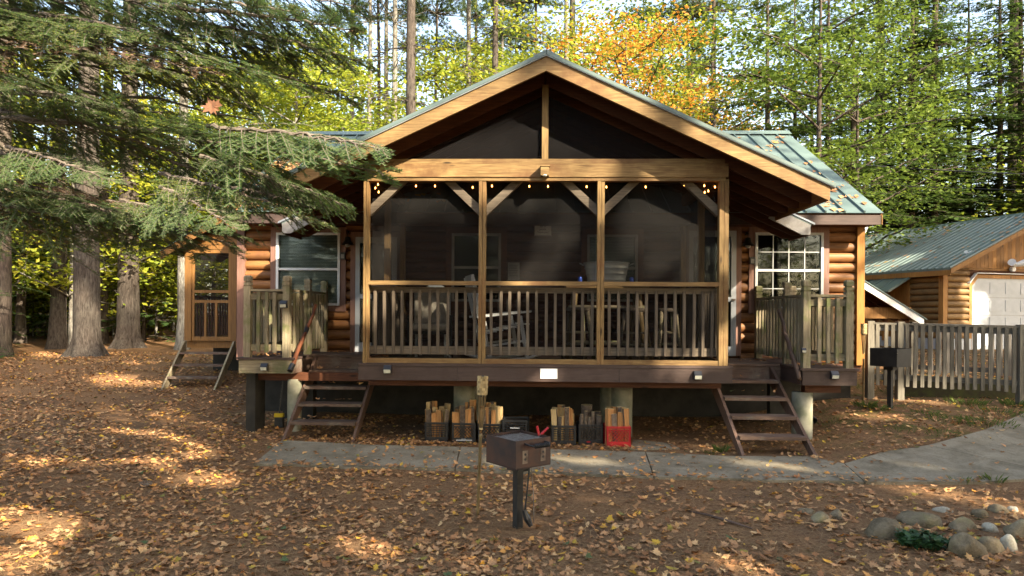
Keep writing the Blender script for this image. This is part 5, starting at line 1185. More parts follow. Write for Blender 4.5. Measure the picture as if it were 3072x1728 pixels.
# chosen sun spots; unseen crowns are cut open along the rays to them
def gp_(px, py): p = G(px, py); return p
GAPS = [(gp_(290, 1062), .5), (gp_(320, 1140), .55), (gp_(420, 1142), .5), (gp_(130, 1238), .3), (gp_(560, 1440), .26), (gp_(640, 1440), .26), (gp_(500, 1398), .16), (gp_(40, 1560), .3), (gp_(140, 1580), .3), (gp_(60, 1690), .25), (gp_(880, 1420), .2), (gp_(1080, 1640), .22), (gp_(1500, 1392), .22),
        (gp_(1700, 1388), .24), (gp_(1800, 1392), .22), (gp_(2240, 1395), .25), (gp_(2350, 1408), .22), (gp_(2130, 1345), .22), (gp_(2720, 1475), .25), (gp_(2850, 1485), .28), (gp_(2960, 1500), .3), (gp_(3040, 1530), .3), (gp_(2980, 1650), .25), (gp_(3060, 1680), .25), (gp_(2200, 1700), .2), (gp_(2420, 1690), .15), (gp_(2760, 1395), .3), (gp_(1560, 1560), .16), (gp_(1240, 1560), .15), (gp_(2620, 1250), .3), (gp_(1420, 1690), .16), (gp_(1800, 1500), .15),
        (U(2165, 1040, -.05), .3), (U(2000, 1090, -.05), .22), (U(2070, 1120, -.1), .2), (U(1860, 560, -.05), .3), (U(1940, 600, -.05), .3), (U(1920, 660, 0), .3), (U(1690, 700, 0), .3), (U(1640, 790, 0), .28), (U(1560, 870, 0), .2), (U(1300, 520, 0), .4), (U(1480, 520, 0), .4), (U(1640, 510, 0), .35), (U(1180, 700, 0), .22), (U(1120, 900, 0), .3),
        (U(780, 760, WY), .55), (U(835, 740, WY), .45), (U(860, 1000, .9), .2), (U(905, 1090, 1.2), .28), (U(940, 1060, 1.5), .2), (U(2580, 1000, WY), .6), (U(2540, 900, WY), .3), (U(2220, 1000, WY), .25), (U(2430, 950, .4), .2), (U(2410, 1250, .6), .25), (U(2300, 1270, .0), .2),
        (U(240, 800, 8), .6), (U(270, 900, 8), .5), (U(390, 770, 10), .6), (U(560, 800, 5.6), .4), (U(700, 720, 5.6), .5), (U(2990, 900, 9.8), .5), (U(2940, 850, 9.8), .3), (U(3040, 980, 9.8), .4), (U(1760, 1260, .3), .2), (U(1510, 1240, .4), .2), (U(2800, 1180, 2.3), .4), (U(2640, 760, 12), .8),
        (U(1700, 290, -.5), .45), (U(1830, 345, -.5), .45), (U(1960, 405, -.5), .45), (U(2090, 465, -.5), .45), (U(2220, 525, -.5), .45), (U(2350, 575, -.5), .45), (U(2450, 600, -.5), .4), (U(1200, 390, -.5), .4), (U(1450, 290, -.5), .4), (U(1750, 520, -.05), .3),
        (U(620, 600, -3.4), .7), (U(880, 560, -3.4), .7), (U(1050, 510, -3.5), .6), (U(700, 150, -3.1), .7), (U(950, 150, -3.1), .7), (U(300, 400, -3.3), .6), (U(500, 690, -3.4), .5), (U(200, 100, -3.3), .6)]
def canopy_at(seed, loc_, s, h=16, r=.2, cz=10.5, rx=4.3, rz=4.6, ncl=135, per=130, ls=.17, lf='maplegr'):
    """a broad crown built for the place where it stands, leaves removed to shape the sun patches"""
    rr = random.Random(seed); tb = MB(); lb = MB(); at = trunk_into(tb, h*.9, r, rr, 8, 1.4); G2 = [(p, q*q) for p, q in GAPS]
    for i in range(ncl):
        g = rvec(rr)*rr.uniform(.1,1)**.5; c = Vector((g.x*rx, g.y*rx, cz+g.z*rz))
        if i % 3 == 0:
            b = at(max(3, c.z-2.2)); stem(tb, [b, (b+c)/2+Vector((0,0,-.15)), c], [.05, .03, .012], 4)
        cw = loc_+c*s; near = []
        for p, q in G2:
            d = cw-p; d = d-SUN_TO*d.dot(SUN_TO)
            if d.length < 2.6*s: near.append((p, q))
        for m in range(per):
            l = c+Vector((rr.gauss(0,.62), rr.gauss(0,.62), rr.gauss(0,.3))); lw = loc_+l*s; bad = False
            for p, q in near:
                d = lw-p; d = d-SUN_TO*d.dot(SUN_TO)
                if d.length_squared < q: bad = True; break
            if bad: continue
            u = rvec(rr, .4); v = u.cross(rvec(rr)+Vector((0,0,1))).normalized(); leaf(lb, l, u, v, ls*rr.uniform(.6,1.2), .2)
    return tb.mesh('trunk', 'bark', True), lb.mesh('crown', lf)
def with_mat(me, mat): c = me.copy(); c.materials.clear(); c.materials.append(M[mat]); return c
TV = {}
TV['hemA'] = hemlock_mesh(1); TV['hemB'] = hemlock_mesh(2, 12, .15, .6, .29, 3.0); TV['hemS'] = hemlock_mesh(3, 5.0, .055, .15, .22, 1.8)
TV['mapA'] = maple_mesh(4); TV['mapB'] = maple_mesh(5, 9, .09, 1.2, 26, 3.0); TV['mapS'] = maple_mesh(6, 4.0, .035, .3, 18, 1.7, .07, 200)
TV['pineA'] = pine_mesh(8, 27, .21, 15.5, 3, 'bark', 'pinen', 52); TV['pineB'] = pine_mesh(9, 26, .17, 16, 4, 'barkb', 'pinen', 56); TV['pineC'] = pine_mesh(10, 25, .13, 15, 3, 'barkd', 'pinen', 46)
TV['mapOa'] = (TV['mapA'][0], with_mat(TV['mapA'][1], 'mapleo')); TV['mapOb'] = (TV['mapB'][0], with_mat(TV['mapB'][1], 'mapleo'))
TV['mapG'] = (TV['mapB'][0], with_mat(TV['mapB'][1], 'maplegr')); TV['mapGs'] = maple_mesh(16, 10, .11, 2.6, 17, 3.3, .075, 400, 'barkd', 'maplegr'); TV['mapOs'] = (TV['mapGs'][0], with_mat(TV['mapGs'][1], 'mapleo')); TV['mapYs'] = (TV['mapGs'][0], with_mat(TV['mapGs'][1], 'maple'))
def big_pine(seed):
    a, b = pine_mesh(seed, 24, .1, 12.5, 3.2, 'bark', 'pinen', 16, 1.0); mb = rough_trunk(24, .42, seed)
    return mb.mesh('trunk', 'bark', True), a, b
TV['big'] = big_pine(12); TV['big2'] = big_pine(13)
NAME = {'hem': 'hemlock_tree', 'map': 'maple_tree', 'pin': 'pine_tree', 'can': 'shade_tree', 'big': 'pine_tree'}
KN = {'hem': 'hemlock', 'map': 'maple', 'pin': 'pine', 'can': 'tree', 'big': 'pine'}
def tree(kind, x, y, s=1.0, rz=None, label=None, group=None, sz=None):
    t = thing(NAME[kind[:3]], label, 'tree', (x, y, gz(x, y)-.02), random.uniform(0, 6.28) if rz is None else rz, group); t.scale = (s, s, sz or s)
    if kind[:3] == 'big': obj('trunk', TV[kind][0], t); obj('limbs', TV[kind][1], t); obj('crown', TV[kind][2], t); return t
    a, b = TV[kind]; obj('trunk', a, t); obj('crown', b, t); return t
def tree_px(kind, px, D, s, label, rz=None, sz=None, group=None):
    y = D-9.19; x = U(px, 940, y).x; return tree(kind, x, y, s, rz, label, group, sz)
# trees one can pick out
p = G(238, 1072); tree('big', p.x, p.y+.3, .86, .5, 'thick grey pine trunk nearest the camera at left, dappled with sun')
p = G(368, 1045); tree('big2', p.x, p.y+.3, .86, 2.2, 'second thick pine trunk just right of the nearest one')
TL = [('pineC', 12, 19, 1.7, 'dark pine trunk cut by the left picture edge'),
      ('pineC', 62, 24, 1.2, 'leaning dark pine next to the left picture edge'),
      ('pineC', 88, 27, 1.1, 'thin pine right of the leaning one at far left'),
      ('pineC', 163, 27, 1.0, 'slim dark pine left of the two thick trunks'),
      ('pineC', 308, 24, 1.5, 'brown pine half hidden behind the nearest thick trunk'),
      ('pineB', 547, 22, 1.05, 'slim pale pine beside the small side porch'),
      ('mapS', 470, 26, 1.5, 'yellow-green sapling between the thick pines and the side porch'),
      ('mapS', 520, 30, 1.9, 'taller yellow-green sapling behind the side porch'),
      ('hemS', 440, 30, 1.3, 'small hemlock behind the second thick pine'),
      ('hemS', 120, 31, 1.4, 'small hemlock in the left wood'),
      ('hemS', 230, 34, 1.5, 'small hemlock far behind the nearest thick pine'),
      ('mapS', 20, 33, 1.5, 'bright sapling in the far left wood'),
      ('hemB', 60, 26, 1.1, 'dense hemlock at the far left of the wood'),
      ('hemB', 430, 33, 1.2, 'tall hemlock behind the thick pines'),
      ('mapB', 640, 27, 1.1, 'yellow-green maple behind the side porch roof'),
      ('mapA', 880, 24, 1.15, 'bright yellow-green maple left of the porch gable'),
      ('mapB', 1010, 22, 0.85, 'low yellow maple touching the left slope of the porch roof'),
      ('pineA', 1235, 24, 1.1, 'sunlit pine with bare forked limbs left of the porch peak'),
      ('pineB', 1180, 29, 1.0, 'grey pine just left of the forked pine'),
      ('pineB', 1150, 33, 1.0, 'slim grey pine second left of the forked pine'),
      ('pineC', 1128, 36, 1.1, 'thin dark pine third left of the forked pine'),
      ('pineB', 1108, 30, 0.9, 'slim pine in the bright gap left of the porch roof'),
      ('pineB', 1050, 34, 1.0, 'pine at the left of the bright sky gap'),
      ('pineC', 1300, 36, 1.0, 'thin dark pine right of the forked pine'),
      ('pineB', 1400, 30, 1.0, 'pale pine midway between the forked pine and the peak'),
      ('pineA', 1480, 28, 0.95, 'sunlit pine close left of the porch peak'),
      ('pineC', 1605, 38, 1.1, 'thin pine right behind the porch peak'),
      ('pineB', 1690, 30, 1.0, 'pale-barked pine right of the porch peak'),
      ('pineC', 2068, 38, 1.0, 'thin dark pine above the right porch roof slope'),
      ('pineC', 2138, 36, 1.1, 'bare thin pine in the blue sky gap at right'),
      ('mapOs', 1880, 26, 1.3, 'orange maple above the right porch roof slope'),
      ('mapYs', 1640, 29, 1.4, 'yellow-green maple right behind the porch peak'),
      ('mapOb', 2120, 24, 0.75, 'orange-red maple beside the right cabin ridge'),
      ('mapYs', 1990, 30, 1.35, 'yellow-green maple behind the orange one'),
      ('mapYs', 1340, 31, 1.4, 'yellow maple behind the left porch slope'),
      ('mapYs', 1760, 34, 1.5, 'tall yellow-green maple right of the porch peak'),
      ('mapB', 1490, 38, 1.7, 'far yellow maple behind the porch peak'),
      ('mapGs', 2450, 19.5, 1.15, 'green maple leaning over the right end of the cabin roof'),
      ('mapGs', 2690, 33.2, 1.5, 'broad green maple rising behind the garage ridge'),
      ('mapGs', 2570, 24, 1.1, 'taller green maple right of the cabin roof'),
      ('hemA', 2300, 27, 1.1, 'dark hemlock behind the right cabin ridge'),
      ('hemA', 2480, 31, 1.25, 'dark hemlock behind the leaning maple'),
      ('hemB', 2640, 32.6, 1.39, 'dark hemlock left of the garage'),
      ('hemA', 2800, 32, 1.3, 'dark hemlock behind the garage roof'),
      ('hemB', 2900, 33.2, 1.37, 'dark hemlock above the garage ridge'),
      ('hemA', 3060, 32.6, 1.39, 'dark hemlock at the right picture edge'),
      ('hemB', 2380, 33, 1.3, 'tall hemlock between the orange maple and the right trees'),
      ('pineA', 3030, 35.6, 1.47, 'thick sunlit pine trunk near the right picture edge'),
      ('pineC', 2800, 32.0, 1.37, 'black pine trunk behind the garage roof'),
      ('pineC', 2640, 32.6, 1.61, 'dark trunk just right of the cabin corner'),
      ('pineB', 2740, 36, 1.0, 'slim pale trunk far behind the garage'),
      ('hemA', 2730, 32.0, 1.4, 'nearest dark hemlock behind the garage roof'),
      ('hemB', 2990, 32.6, 1.49, 'dark hemlock left of the thick right-hand pine'),
      ('hemB', 2560, 28, 1.25, 'dark hemlock right of the cabin ridge end')]
for k, px, D, s, lab in TL: tree_px(k, px, D, s, lab)
# the wood behind: look-alike trees share one label per kind
LAB = {'hem': 'dark hemlock in the wood far behind the cabin', 'map': 'leafy maple in the wood far behind the cabin', 'pin': 'straight pine in the wood far behind the cabin'}
rw = random.Random(33)
for i in range(96):
    D = 38+40*rw.random()**1.2; px = -500+4072*(i+rw.random())/96 if i % 2 else rw.uniform(-500, 3572)
    if px < 700: kinds = ['hemA', 'hemB', 'pineC', 'mapB', 'hemA']
    elif px < 2250: kinds = ['mapA', 'mapB', 'pineB', 'pineC', 'mapOa', 'pineA', 'mapG']
    else: kinds = ['hemA', 'hemB', 'hemA', 'pineC', 'mapG']
    k = rw.choice(kinds); tree_px(k, px, D, rw.uniform(.95, 1.4), LAB[k[:3]], None, None, LAB[k[:3]]+'s' if False else {'hem': 'far hemlocks', 'map': 'far maples', 'pin': 'far pines'}[k[:3]])
for i in range(22):
    if i % 5 in (1, 3): continue
    k = rw.choice(('mapB', 'mapA', 'mapYs', 'mapB', 'mapG', 'mapYs')); tree_px(k, 560+1720*(i+rw.random())/22, rw.uniform(36, 56), rw.uniform(1.5, 2.1), LAB['map'], None, None, 'far maples')
for i in range(46):
    D = rw.uniform(30, 52); px = rw.uniform(-300, 3400); k = rw.choice(('hemS', 'mapS', 'hemS'))
    tree_px(k, px, D, rw.uniform(1.0, 1.9), 'low sapling in the undergrowth of the far wood', None, None, 'saplings of the undergrowth')
for i, (x, y) in enumerate(((-3, -27), (-9, -24), (2, -25), (6.5, -29), (-14, -28), (-6, -33), (0, -35), (-18, -22), (5, -22))):
    tree(('hemA', 'hemB', 'mapA')[i % 3], x, y, 1.3, i*1.1, 'forest tree outside the picture behind the viewpoint', 'forest trees behind the viewpoint')
for i in range(34):
    D = rw.uniform(23, 36); px = rw.uniform(-60, 560); k = rw.choice(('hemS', 'mapS', 'hemS', 'mapS'))
    if i < 22: tree_px(k, px, max(D, 25), rw.uniform(.7, 1.5), 'low leafy sapling of the undergrowth left of the cabin', None, None, 'undergrowth left of the cabin')
for i, (x, y) in enumerate(((9, -21), (12, -22.5), (15, -20.5), (18, -22), (21.5, -21), (7, -24), (14, -26), (25, -23), (3.5, -21), (-4, -20))):
    tree(('hemS', 'mapS')[i % 2], x, y, 1.7, i*1.7, 'low tree of the thicket outside the picture behind the viewpoint', 'thicket behind the viewpoint')
for i in range(26):
    x, y = (-rw.uniform(15, 38), rw.uniform(-12, 22)) if i < 18 else (rw.uniform(27, 42), rw.uniform(6, 30))
    k = rw.choice(('hemA', 'pineA', 'mapB', 'hemB', 'mapG', 'pineC')); tree(k, x, y, rw.uniform(.9, 1.3), None, 'forest tree outside the picture to the side of the yard', 'forest trees at the sides')
# trees standing outside the picture, to the right of and behind the viewpoint; they shade the yard
for i, (k, x, y, s) in enumerate(SHADE):
    z = gz(x, y)-.02; L = Vector((x, y, z)); kw = dict(h=27, r=.28, cz=21.5, rx=4.6, rz=3.8, ncl=85) if k == 'canT' else {}
    a, b = canopy_at(50+i, L, s, **kw); t = thing('shade_tree', 'tall unseen leafy tree at right, crown shaped to dapple the yard', 'tree', L, 0, 'shade trees outside the picture'); t.scale = (s, s, s); obj('trunk', a, t); obj('crown', b, t)

# ---------------------------------------------------------------- fir tree at the left whose boughs hang into the picture
def bough_mesh(seed, L=3.0, bare=.22, needle=.03, mat='fir', w0=.8, dens=1.0):
    rr = random.Random(seed); tb = MB(); lb = MB(); n = 26; P = []
    for j in range(n+1):
        s = L*j/n; P.append(Vector((s, rr.gauss(0,.012), .10*math.sin(s*1.1)-.012*s*s+rr.gauss(0,.008))))
    stem(tb, P, [.020*(1-.92*j/n)+.0025 for j in range(n+1)], 6)
    def needles(a, b, sc_):
        d = b-a; l = d.length; d.normalize(); m = max(2, int(l/.0065*dens)); sdv = d.cross(Vector((0,0,1))).normalized()
        for e in range(m):
            c = a+d*l*(e+rr.random())/m
            for s in (-1, 1):
                g = (d*.55+sdv*s*rr.uniform(.5,1.0)+Vector((0,0,rr.uniform(-.15,.45)))).normalized(); lb.add([c-d*.0036, c+d*.0036, c+g*needle*rr.uniform(.7,1.2)*sc_], [(0,1,2)])
    for j in range(2, n+1):
        f = j/n
        for s in (-1, 1):
            if rr.random() < .1: continue
            l = w0*L*.36*(1.05-f)**.8*rr.uniform(.6,1.2)+.07; a = P[j]+Vector((rr.uniform(-.05,.05),0,0)); dr = Vector((rr.uniform(.35,.7), s*rr.uniform(.65,1.0), rr.uniform(-.35,.10))).normalized(); q = []
            k = 6
            for e in range(k+1): q.append(a+dr*l*e/k+Vector((.10*l*(e/k)**2, 0, -.14*l*(e/k)**2+rr.gauss(0,.006))))
            stem(tb, q, [.0055*(1-.8*e/k)+.0012 for e in range(k+1)], 3)
            if f < bare: 
                if rr.random() < .7: continue
            for e in range(1, k+1):
                if e/k > .18: needles(q[e-1], q[e], 1)
                for s2 in (-1, 1):
                    if rr.random() < .1: continue
                    l2 = l*.34*(1.15-e/k)*rr.uniform(.6,1.2)+.025; pd = (dr*.75+Vector((-dr.y, dr.x, 0))*s2*.75+Vector((0,0,rr.uniform(-.3,.05)))).normalized(); z2 = q[e]+pd*l2; stem(tb, [q[e], z2], [.002, .001], 3); needles(q[e], z2, .95)
    needles(P[-5], P[-1], 1)
    # one mesh with two slots keeps stem and needles together as one bough
    mb = MB(); mb.add(tb.v, tb.f, 0); mb.add(lb.v, lb.f, 1); return mb.mesh('bough', ['twig', mat])
BM = [bough_mesh(31), bough_mesh(32, bare=.35), bough_mesh(33, bare=.15, w0=1.0)]; BD = bough_mesh(34, mat='firdead', dens=.5, w0=.7, bare=.5)
fx0, fy0 = -6.5, -2.6
ft = thing('fir_tree', 'large fir tree at the left whose green boughs hang across the picture', 'tree', (fx0, fy0, gz(fx0, fy0)))
tb = MB(); trunk_into(tb, 16, .26, random.Random(3), 12, 1.5, 0, .15); build(tb, 'trunk', 'bark', ft, True, world=False)
FB = [(1150, 470, -3.6, 3.7, 0), (1000, 560, -3.2, 3.9, 0), (880, 480, -3.0, 4.2, 2), (700, 690, -3.6, 3.0, 2), (560, 720, -3.3, 2.9, 0), (1050, 250, -2.9, 4.9, 0), (880, 200, -3.6, 4.7, 1), (760, 280, -3.1, 4.4, 2), (520, 60, -3.0, 5.0, 2), (700, -20, -2.6, 5.6, 2), (880, 130, -2.5, 5.3, 2), (600, 30, -2.2, 5.3, 2), (300, 640, -3.5, 3.3, 2), (250, 540, -3.2, 3.6, 0), (300, 90, -3.2, 4.9, 2), (240, 180, -2.6, 4.7, 1), (90, 60, -3.4, 4.8, 0)]
DB = [(560, 640, -3.2, 3.2), (420, 610, -3.5, 3.1), (300, 690, -2.9, 3.0), (620, 170, -3.5, 4.6), (150, 660, -3.3, 2.9)]
def hang(me, px, py, y, z0, k):
    e = U(px, py, y); b = Vector((fx0, fy0+random.uniform(-.1,.1), z0)); d = e-b; L = d.length; q = d.to_track_quat('X', 'Z').to_matrix() @ Matrix.Rotation(random.uniform(-.5,.5), 3, 'X'); o = obj('bough', me, ft, b-wl(ft), q.to_euler(), (L/3.0, 1.0, 1.0)); return o
BS = [bough_mesh(41, 1.7, .05, .028, 'fir', 1.15, .85), bough_mesh(42, 1.7, .05, .028, 'fir', 1.0, .85)]
def hang2(px0, py0, px1, py1, y, k):
    a = U(px0, py0, y+.15); e = U(px1, py1, y-.1); d = e-a; q = d.to_track_quat('X', 'Z').to_matrix() @ Matrix.Rotation(random.uniform(-.5,.5), 3, 'X'); s = d.length/1.7; obj('bough', BS[k % 2], ft, a-wl(ft), q.to_euler(), (s, max(s, .75), max(s, .75)))
for i, b in enumerate(((620, 380, 1150, 472, -3.6), (560, 430, 1085, 560, -3.5), (600, 470, 1040, 640, -3.7), (480, 520, 960, 690, -3.5), (420, 560, 860, 720, -3.6), (360, 600, 740, 735, -3.4), (540, 400, 980, 470, -3.2), (640, 500, 1000, 530, -3.1), (500, 480, 820, 610, -3.0), (680, 560, 930, 640, -3.4), (300, 560, 660, 690, -3.2), (180, 600, 560, 740, -3.5), (60, 560, 420, 690, -3.3), (-40, 620, 300, 700, -3.5),
      (480, 20, 1070, 120, -3.2), (520, 60, 1090, 215, -3.0), (560, 130, 1000, 280, -3.3), (380, 0, 900, 60, -3.1), (460, 100, 880, 190, -2.8), (600, 180, 940, 320, -3.4), (420, 190, 760, 300, -3.0), (640, -40, 1080, 40, -2.9), (300, 60, 700, 160, -3.3), (120, 40, 520, 150, -3.2), (200, 160, 560, 250, -3.4), (-20, 120, 330, 240, -3.2), (40, 260, 400, 360, -3.5), (20, 440, 330, 560, -3.4), (700, 250, 860, 400, -3.2), (480, 560, 700, 700, -3.8))): hang2(*b, i) if i % 3 != 1 else None
for i, (px, py, y, z0, k) in enumerate(FB): hang(BM[k], px, py, y, z0, i)
for i, (px, py, y, z0) in enumerate(DB): hang(BD, px, py, y, z0, i)
# bare lichen-covered limbs
for px, py, y, z0 in ((300, 505, -3.3, 3.55), (760, 345, -3.0, 4.3), (900, 430, -3.4, 3.9), (520, 330, -3.1, 4.1)):
    e = U(px, py, y); b = Vector((fx0, fy0, z0)); rr = random.Random(px); mb = MB(); pts = [b+(e-b)*t/8+Vector((0, 0, rr.gauss(0,.02)-.02)) for t in range(9)]; stem(mb, pts, [.03*(1-.75*t/8) for t in range(9)], 6)
    for q in range(14): f = rr.uniform(.2,1); c = b+(e-b)*f; mb.tube([c, c+rvec(rr, .6)*rr.uniform(.15,.5)], [.006, .002], 3, False)
    build(mb, 'bare_limb', 'twig', ft, True)
# a few brown maple leaves caught on the boughs
# ---------------------------------------------------------------- leaf litter, needles, grass
def leaf_outline(kind, rr):
    if kind == 0:   # maple
        P = [(0,-.95),(.12,-.45),(.45,-.62),(.42,-.30),(.95,-.28),(.72,.02),(.98,.36),(.45,.30),(.42,.55),(.22,.48),(0,1.0),(-.22,.48),(-.42,.55),(-.45,.30),(-.98,.36),(-.72,.02),(-.95,-.28),(-.42,-.30),(-.45,-.62),(-.12,-.45)]
    elif kind == 1: # oak like
        P = [(0,-1),(.12,-.6),(.4,-.5),(.25,-.25),(.58,-.05),(.32,.15),(.5,.5),(.2,.55),(0,1),(-.2,.55),(-.5,.5),(-.32,.15),(-.58,-.05),(-.25,-.25),(-.4,-.5),(-.12,-.6)]
    elif kind == 3: # torn half leaf
        P = [(0,-.95),(.2,-.5),(.5,-.45),(.9,-.2),(.6,.1),(.3,.35),(.05,.2),(-.25,.45),(-.5,.1),(-.2,-.3)]
    else:           # simple oval
        P = [(0,-1),(.3,-.6),(.46,-.1),(.36,.45),(0,1),(-.36,.45),(-.46,-.1),(-.3,-.6)]
    return [(x*rr.uniform(.88,1.1), y*rr.uniform(.9,1.08)) for x, y in P]
def leaf_shape(rr, kind):
    P = leaf_outline(kind, rr); c1, c2, tw = rr.uniform(-.3,1.1), rr.uniform(-.3,.8), rr.uniform(-.5,.5)
    v = [(0, 0, 0)]+[(x, y, c1*x*x*.55+c2*y*y*.4+tw*x*y*.5+rr.uniform(-.04,.07)) for x, y in P]; n = len(P); f = [(0, 1+i, 1+(i+1) % n) for i in range(n)]
    return v, f
rl = random.Random(77)
SH = [leaf_shape(rl, k) for k in (0, 0, 0, 1, 1, 2, 3)]
SHM = []
for v, f in SH: mb = MB(); mb.add(v, f); SHM.append(mb.mesh('fallen_leaf', 'litter'))
def on_walk(x, y):
    return x > -3.6 and -1.55-.04*x < y < -.25-.03*x
def under(x, y): return -2.4 < x < 2.4 and .25 < y < 2.5
spots = []
tries = 0
while len(spots) < 22000 and tries < 300000:
    tries += 1
    D = 4.0+15*rl.random()**1.25; px = rl.uniform(-60, 3130) if rl.random() < .86 else rl.choice((rl.uniform(-900, -60), rl.uniform(3130, 3700))); d = ray(px, 1000); d = d/d.dot(FWD); p = CAM+d*D; x, y = p.x, p.y
    dens = 1.0 if x < .2 else (.55 if x < 2.4 else .5)
    if x < -4.6 and y > 1.5: dens = .45
    if on_walk(x, y): dens = .2
    if x > 3.6 and y > -1.9+(x-3.6)*-.1 and y < -.9+(x-3.6)*.62: dens *= .22
    if under(x, y): dens *= .35
    if x < -2.5 and 2.6 < y < 6 and x > XL: continue
    if abs(x-gx) < .32 and abs(y-gy) < .3: dens *= .1
    if y > 2.7 and x > XL-.1 and x < XR+.1: continue
    if rl.random() > dens: continue
    # clumping
    if noise.noise(Vector((x*1.3, y*1.3, 5))) < -.18 and rl.random() < .6: continue
    spots.append((D, x, y))
spots.sort(key=lambda q: q[0] if abs(math.atan2(q[1]-CAM.x, q[2]-CAM.y)) < .62 else q[0]+30)
big = MB()
for i, (D, x, y) in enumerate(spots):
    s = rl.uniform(.022, .044) if rl.random() < .72 else rl.uniform(.012, .024); s *= 1.15 if x > .5 and D < 7 else 1.0; k = rl.randrange(7)
    tilt = Vector((rl.gauss(0,.32), rl.gauss(0,.32), 1)).normalized(); rot = tilt.to_track_quat('Z', 'Y').to_matrix() @ Matrix.Rotation(rl.random()*6.28, 3, 'Z')
    if rl.random() < .25: rot = rot @ Matrix.Rotation(math.pi, 3, 'X')
    zz = gz(x, y)+(.034 if on_walk(x, y) or (x > 3.4 and y > -2.3 and y < .8) else .004)+s*.22+rl.random()*.008
    if i < 300:
        o = obj('fallen_leaf', SHM[k], ground, (x, y, zz), rot.to_euler(), (s, s, s))
    else:
        v, f = SH[k]; big.add([rot @ Vector(q)*s+Vector((x, y, zz)) for q in v], f)
obj('fallen_leaves', big.mesh('fallen_leaves', 'litter'), ground, kind='stuff')
# farther leaves, simple folded blades
fl = MB(); cnt = 0
while cnt < 46000:
    D = math.sqrt(rl.uniform(7.5**2, 21**2)); px = rl.uniform(-700, 3400); d = ray(px, 1000); d = d/d.dot(FWD); p = CAM+d*D; x, y = p.x, p.y; cnt += 1
    if y > 2.6 and XL-.1 < x < XR+2.2: continue
    if x > XR and y > 9: continue
    dens = 1.0 if x < -1 else (.4 if x > 3 else .6)
    if on_walk(x, y): dens = .08
    if x > 3.4 and -2.2 < y < -.9+(x-3.6)*.62: dens *= .2
    if under(x, y): dens *= .4
    if rl.random() > dens or noise.noise(Vector((x*.9, y*.9, 2))) < -.28: continue
    s = rl.uniform(.022, .05); a = rl.random()*6.28; u = Vector((math.cos(a), math.sin(a), rl.gauss(0,.25)))*s; v = Vector((-math.sin(a), math.cos(a), rl.gauss(0,.25)))*s*.65; c = Vector((x, y, gz(x, y)+.012+rl.random()*.02)); up = Vector((0,0,rl.uniform(-.1,.35)*s))
    fl.add([c-u, c-v*1.1+up, c+u*.4-v*.5, c+u, c+v*.9+up], [(0,1,2,3,4)])
obj('fallen_leaves', fl.mesh('far_fallen_leaves', 'litter'), ground, kind='stuff')
# leaves drifted along the edges of the walk
ed = MB()
for (p0, p1, n) in (((759,1393),(1365,1412),110), ((1365,1412),(1962,1436),110), ((1962,1436),(2957,1452),120), ((846,1320),(1382,1338),120), ((1382,1338),(1936,1354),110), ((2533,1389),(2783,1334),60), ((2783,1334),(3060,1240),60)):
    for i in range(n):
        f = rl.random(); q = G(p0[0]+(p1[0]-p0[0])*f, p0[1]+(p1[1]-p0[1])*f+rl.gauss(0,4)); v, fc = rl.choice(SH); s = rl.uniform(.02, .042); R3 = Matrix.Rotation(rl.random()*6.28, 3, 'Z') @ Matrix.Rotation(rl.gauss(0,.35), 3, 'X'); c = Vector((q.x, q.y, gz(q.x, q.y)+.036+rl.random()*.012)); ed.add([R3 @ Vector(k)*s+c for k in v], fc)
build(ed, 'drifted_leaves', 'litter', ground, kind='stuff')
# leaves on the step treads and deck edges, on the porch side
sm = MB()
for (x0, x1, y, z, n) in ((-3.5, -2.7, .52, .28, 9), (-3.5, -2.7, .82, .5, 7), (-3.5, -2.7, 1.1, .71, 6), (-3.5, -2.7, 1.4, .92, 4), (2.6, 3.3, .5, .72, 5), (2.6, 3.3, .8, .9, 5), (-4.4, -3.8, 1.2, 1.125, 26), (3.6, 4.3, .75, 1.075, 22), (2.6, 3.5, 1.6, 1.075, 14), (-3.6, -2.6, 2.1, 1.125, 12)):
    for i in range(n):
        v, f = rl.choice(SH); s = rl.uniform(.03, .055); R3 = Matrix.Rotation(rl.random()*6.28, 3, 'Z') @ Matrix.Rotation(rl.gauss(0,.3), 3, 'X'); c = Vector((rl.uniform(x0, x1), y+rl.uniform(-.05,.1)*(3 if z > 1 else 1), z+.012)); sm.add([R3 @ Vector(q)*s+c for q in v], f)
o = build(sm, 'leaves_on_steps', 'litter', ground, kind='stuff')
nm = MB()
for i in range(45000):
    D = 4.0+9*rl.random()**1.5; px = rl.uniform(-60, 3130); d = ray(px, 1000); d = d/d.dot(FWD); p = CAM+d*D; x, y = p.x, p.y
    if under(x, y) and rl.random() < .7: continue
    if on_walk(x, y) and rl.random() < .85: continue
    if x > 3.6 and y > -1.9 and rl.random() < .6: continue
    a = rl.random()*6.28; l = rl.uniform(.035, .075); c = Vector((x, y, gz(x, y)+(.036 if on_walk(x, y) or (x > 3.4 and y > -2.3 and y < .8) else .006)+rl.random()*.014)); u = Vector((math.cos(a), math.sin(a), rl.gauss(0,.14)))*l; w_ = Vector((-math.sin(a), math.cos(a), 0))*.0016
    nm.add([c-u-w_, c-u+w_, c+u+w_*.4, c+u-w_*.4], [(0,1,2,3)])
obj('pine_straw', nm.mesh('pine_straw', 'needle'), ground, kind='stuff')
gm = MB()
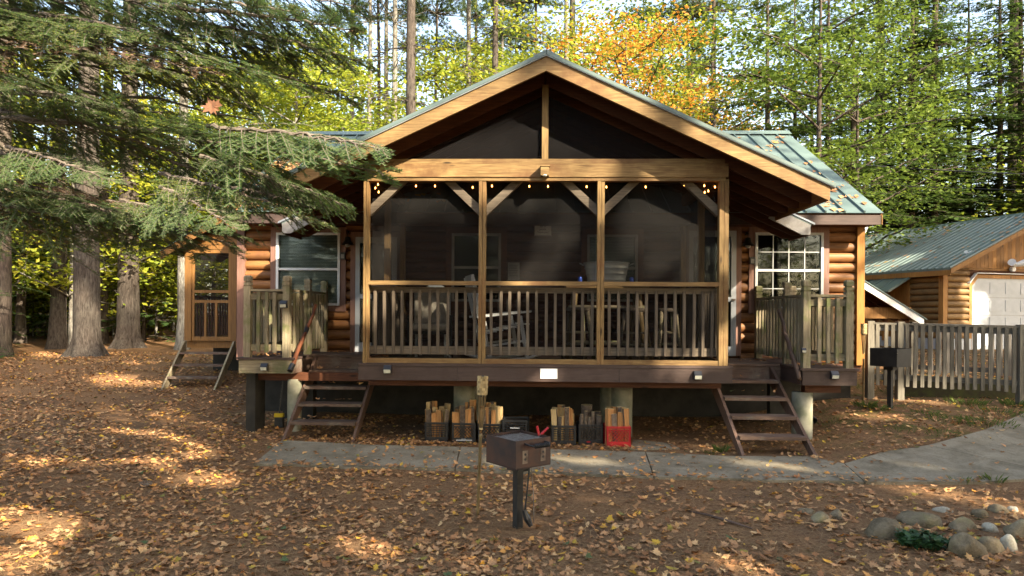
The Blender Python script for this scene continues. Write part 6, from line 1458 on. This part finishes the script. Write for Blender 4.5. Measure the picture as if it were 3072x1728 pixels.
def tuft(c, n, h, sp):
    for i in range(n):
        a = rl.random()*6.28; r = sp*rl.random()**.7; b = Vector((c[0]+math.cos(a)*r, c[1]+math.sin(a)*r, 0)); b.z = gz(b.x, b.y); t = Vector((math.cos(a)*rl.uniform(.1,.5), math.sin(a)*rl.uniform(.1,.5), 1))*h*rl.uniform(.5,1.1); w_ = Vector((-math.sin(a), math.cos(a), 0))*.0035
        gm.add([b-w_, b+w_, b+t*.6+w_*.7+Vector((math.cos(a)*.01, 0, 0)), b+t+Vector((math.cos(a)*h*.3, math.sin(a)*h*.3, -.1*h))], [(0,1,2,3)])
for px, py, n, h, sp in ((2164, 1357, 60, .12, .07), (2130, 1362, 40, .07, .09), (2600, 1222, 80, .12, .16), (2640, 1230, 60, .10, .15), (2900, 1212, 120, .12, .3), (2850, 1262, 90, .09, .3), (2960, 1275, 120, .10, .35), (2820, 1300, 80, .08, .25), (2920, 1190, 90, .14, .2), (3050, 1220, 90, .14, .2), (2780, 1245, 60, .08, .2), (2880, 1450, 40, .08, .1), (2980, 1447, 40, .1, .1), (3000, 1240, 120, .09, .4), (2690, 1290, 60, .07, .25), (2500, 1270, 60, .07, .3), (2690, 1180, 60, .1, .3), (1560, 1410, 40, .06, .25), (1740, 1415, 40, .05, .2)):
    p = G(px, py); tuft((p.x, p.y), n, h, sp)
obj('grass_tufts', gm.mesh('grass_tufts', 'grass'), None, kind='stuff'); tag(bpy.data.objects['grass_tufts'], 'thin green grass growing along the walk and fence', 'grass', kind='stuff')
# brown maple leaves hanging in the fir boughs
for px, py, y, s, lab in ((637, 320, -3.6, .09, 'large brown maple leaf caught in the fir boughs'), (470, 135, -3.2, .06, 'brown leaf caught high in the fir boughs'), (952, 440, -3.4, .06, 'folded brown leaf on the fir bough beside the porch roof'), (1060, 95, -2.5, .06, 'brown leaf hanging at the tip of the upper bough'), (1085, 92, -2.9, .05, 'small brown leaf against the sky gap')):
    o = obj('hanging_leaf', with_mat(SHM[rl.randrange(3)], 'hang'), None, U(px, py, y), (R(80), rl.uniform(-.5,.5), rl.uniform(-.5,.5)), (s, s, s)); tag(o, lab, 'leaf', 'leaves caught in the boughs')
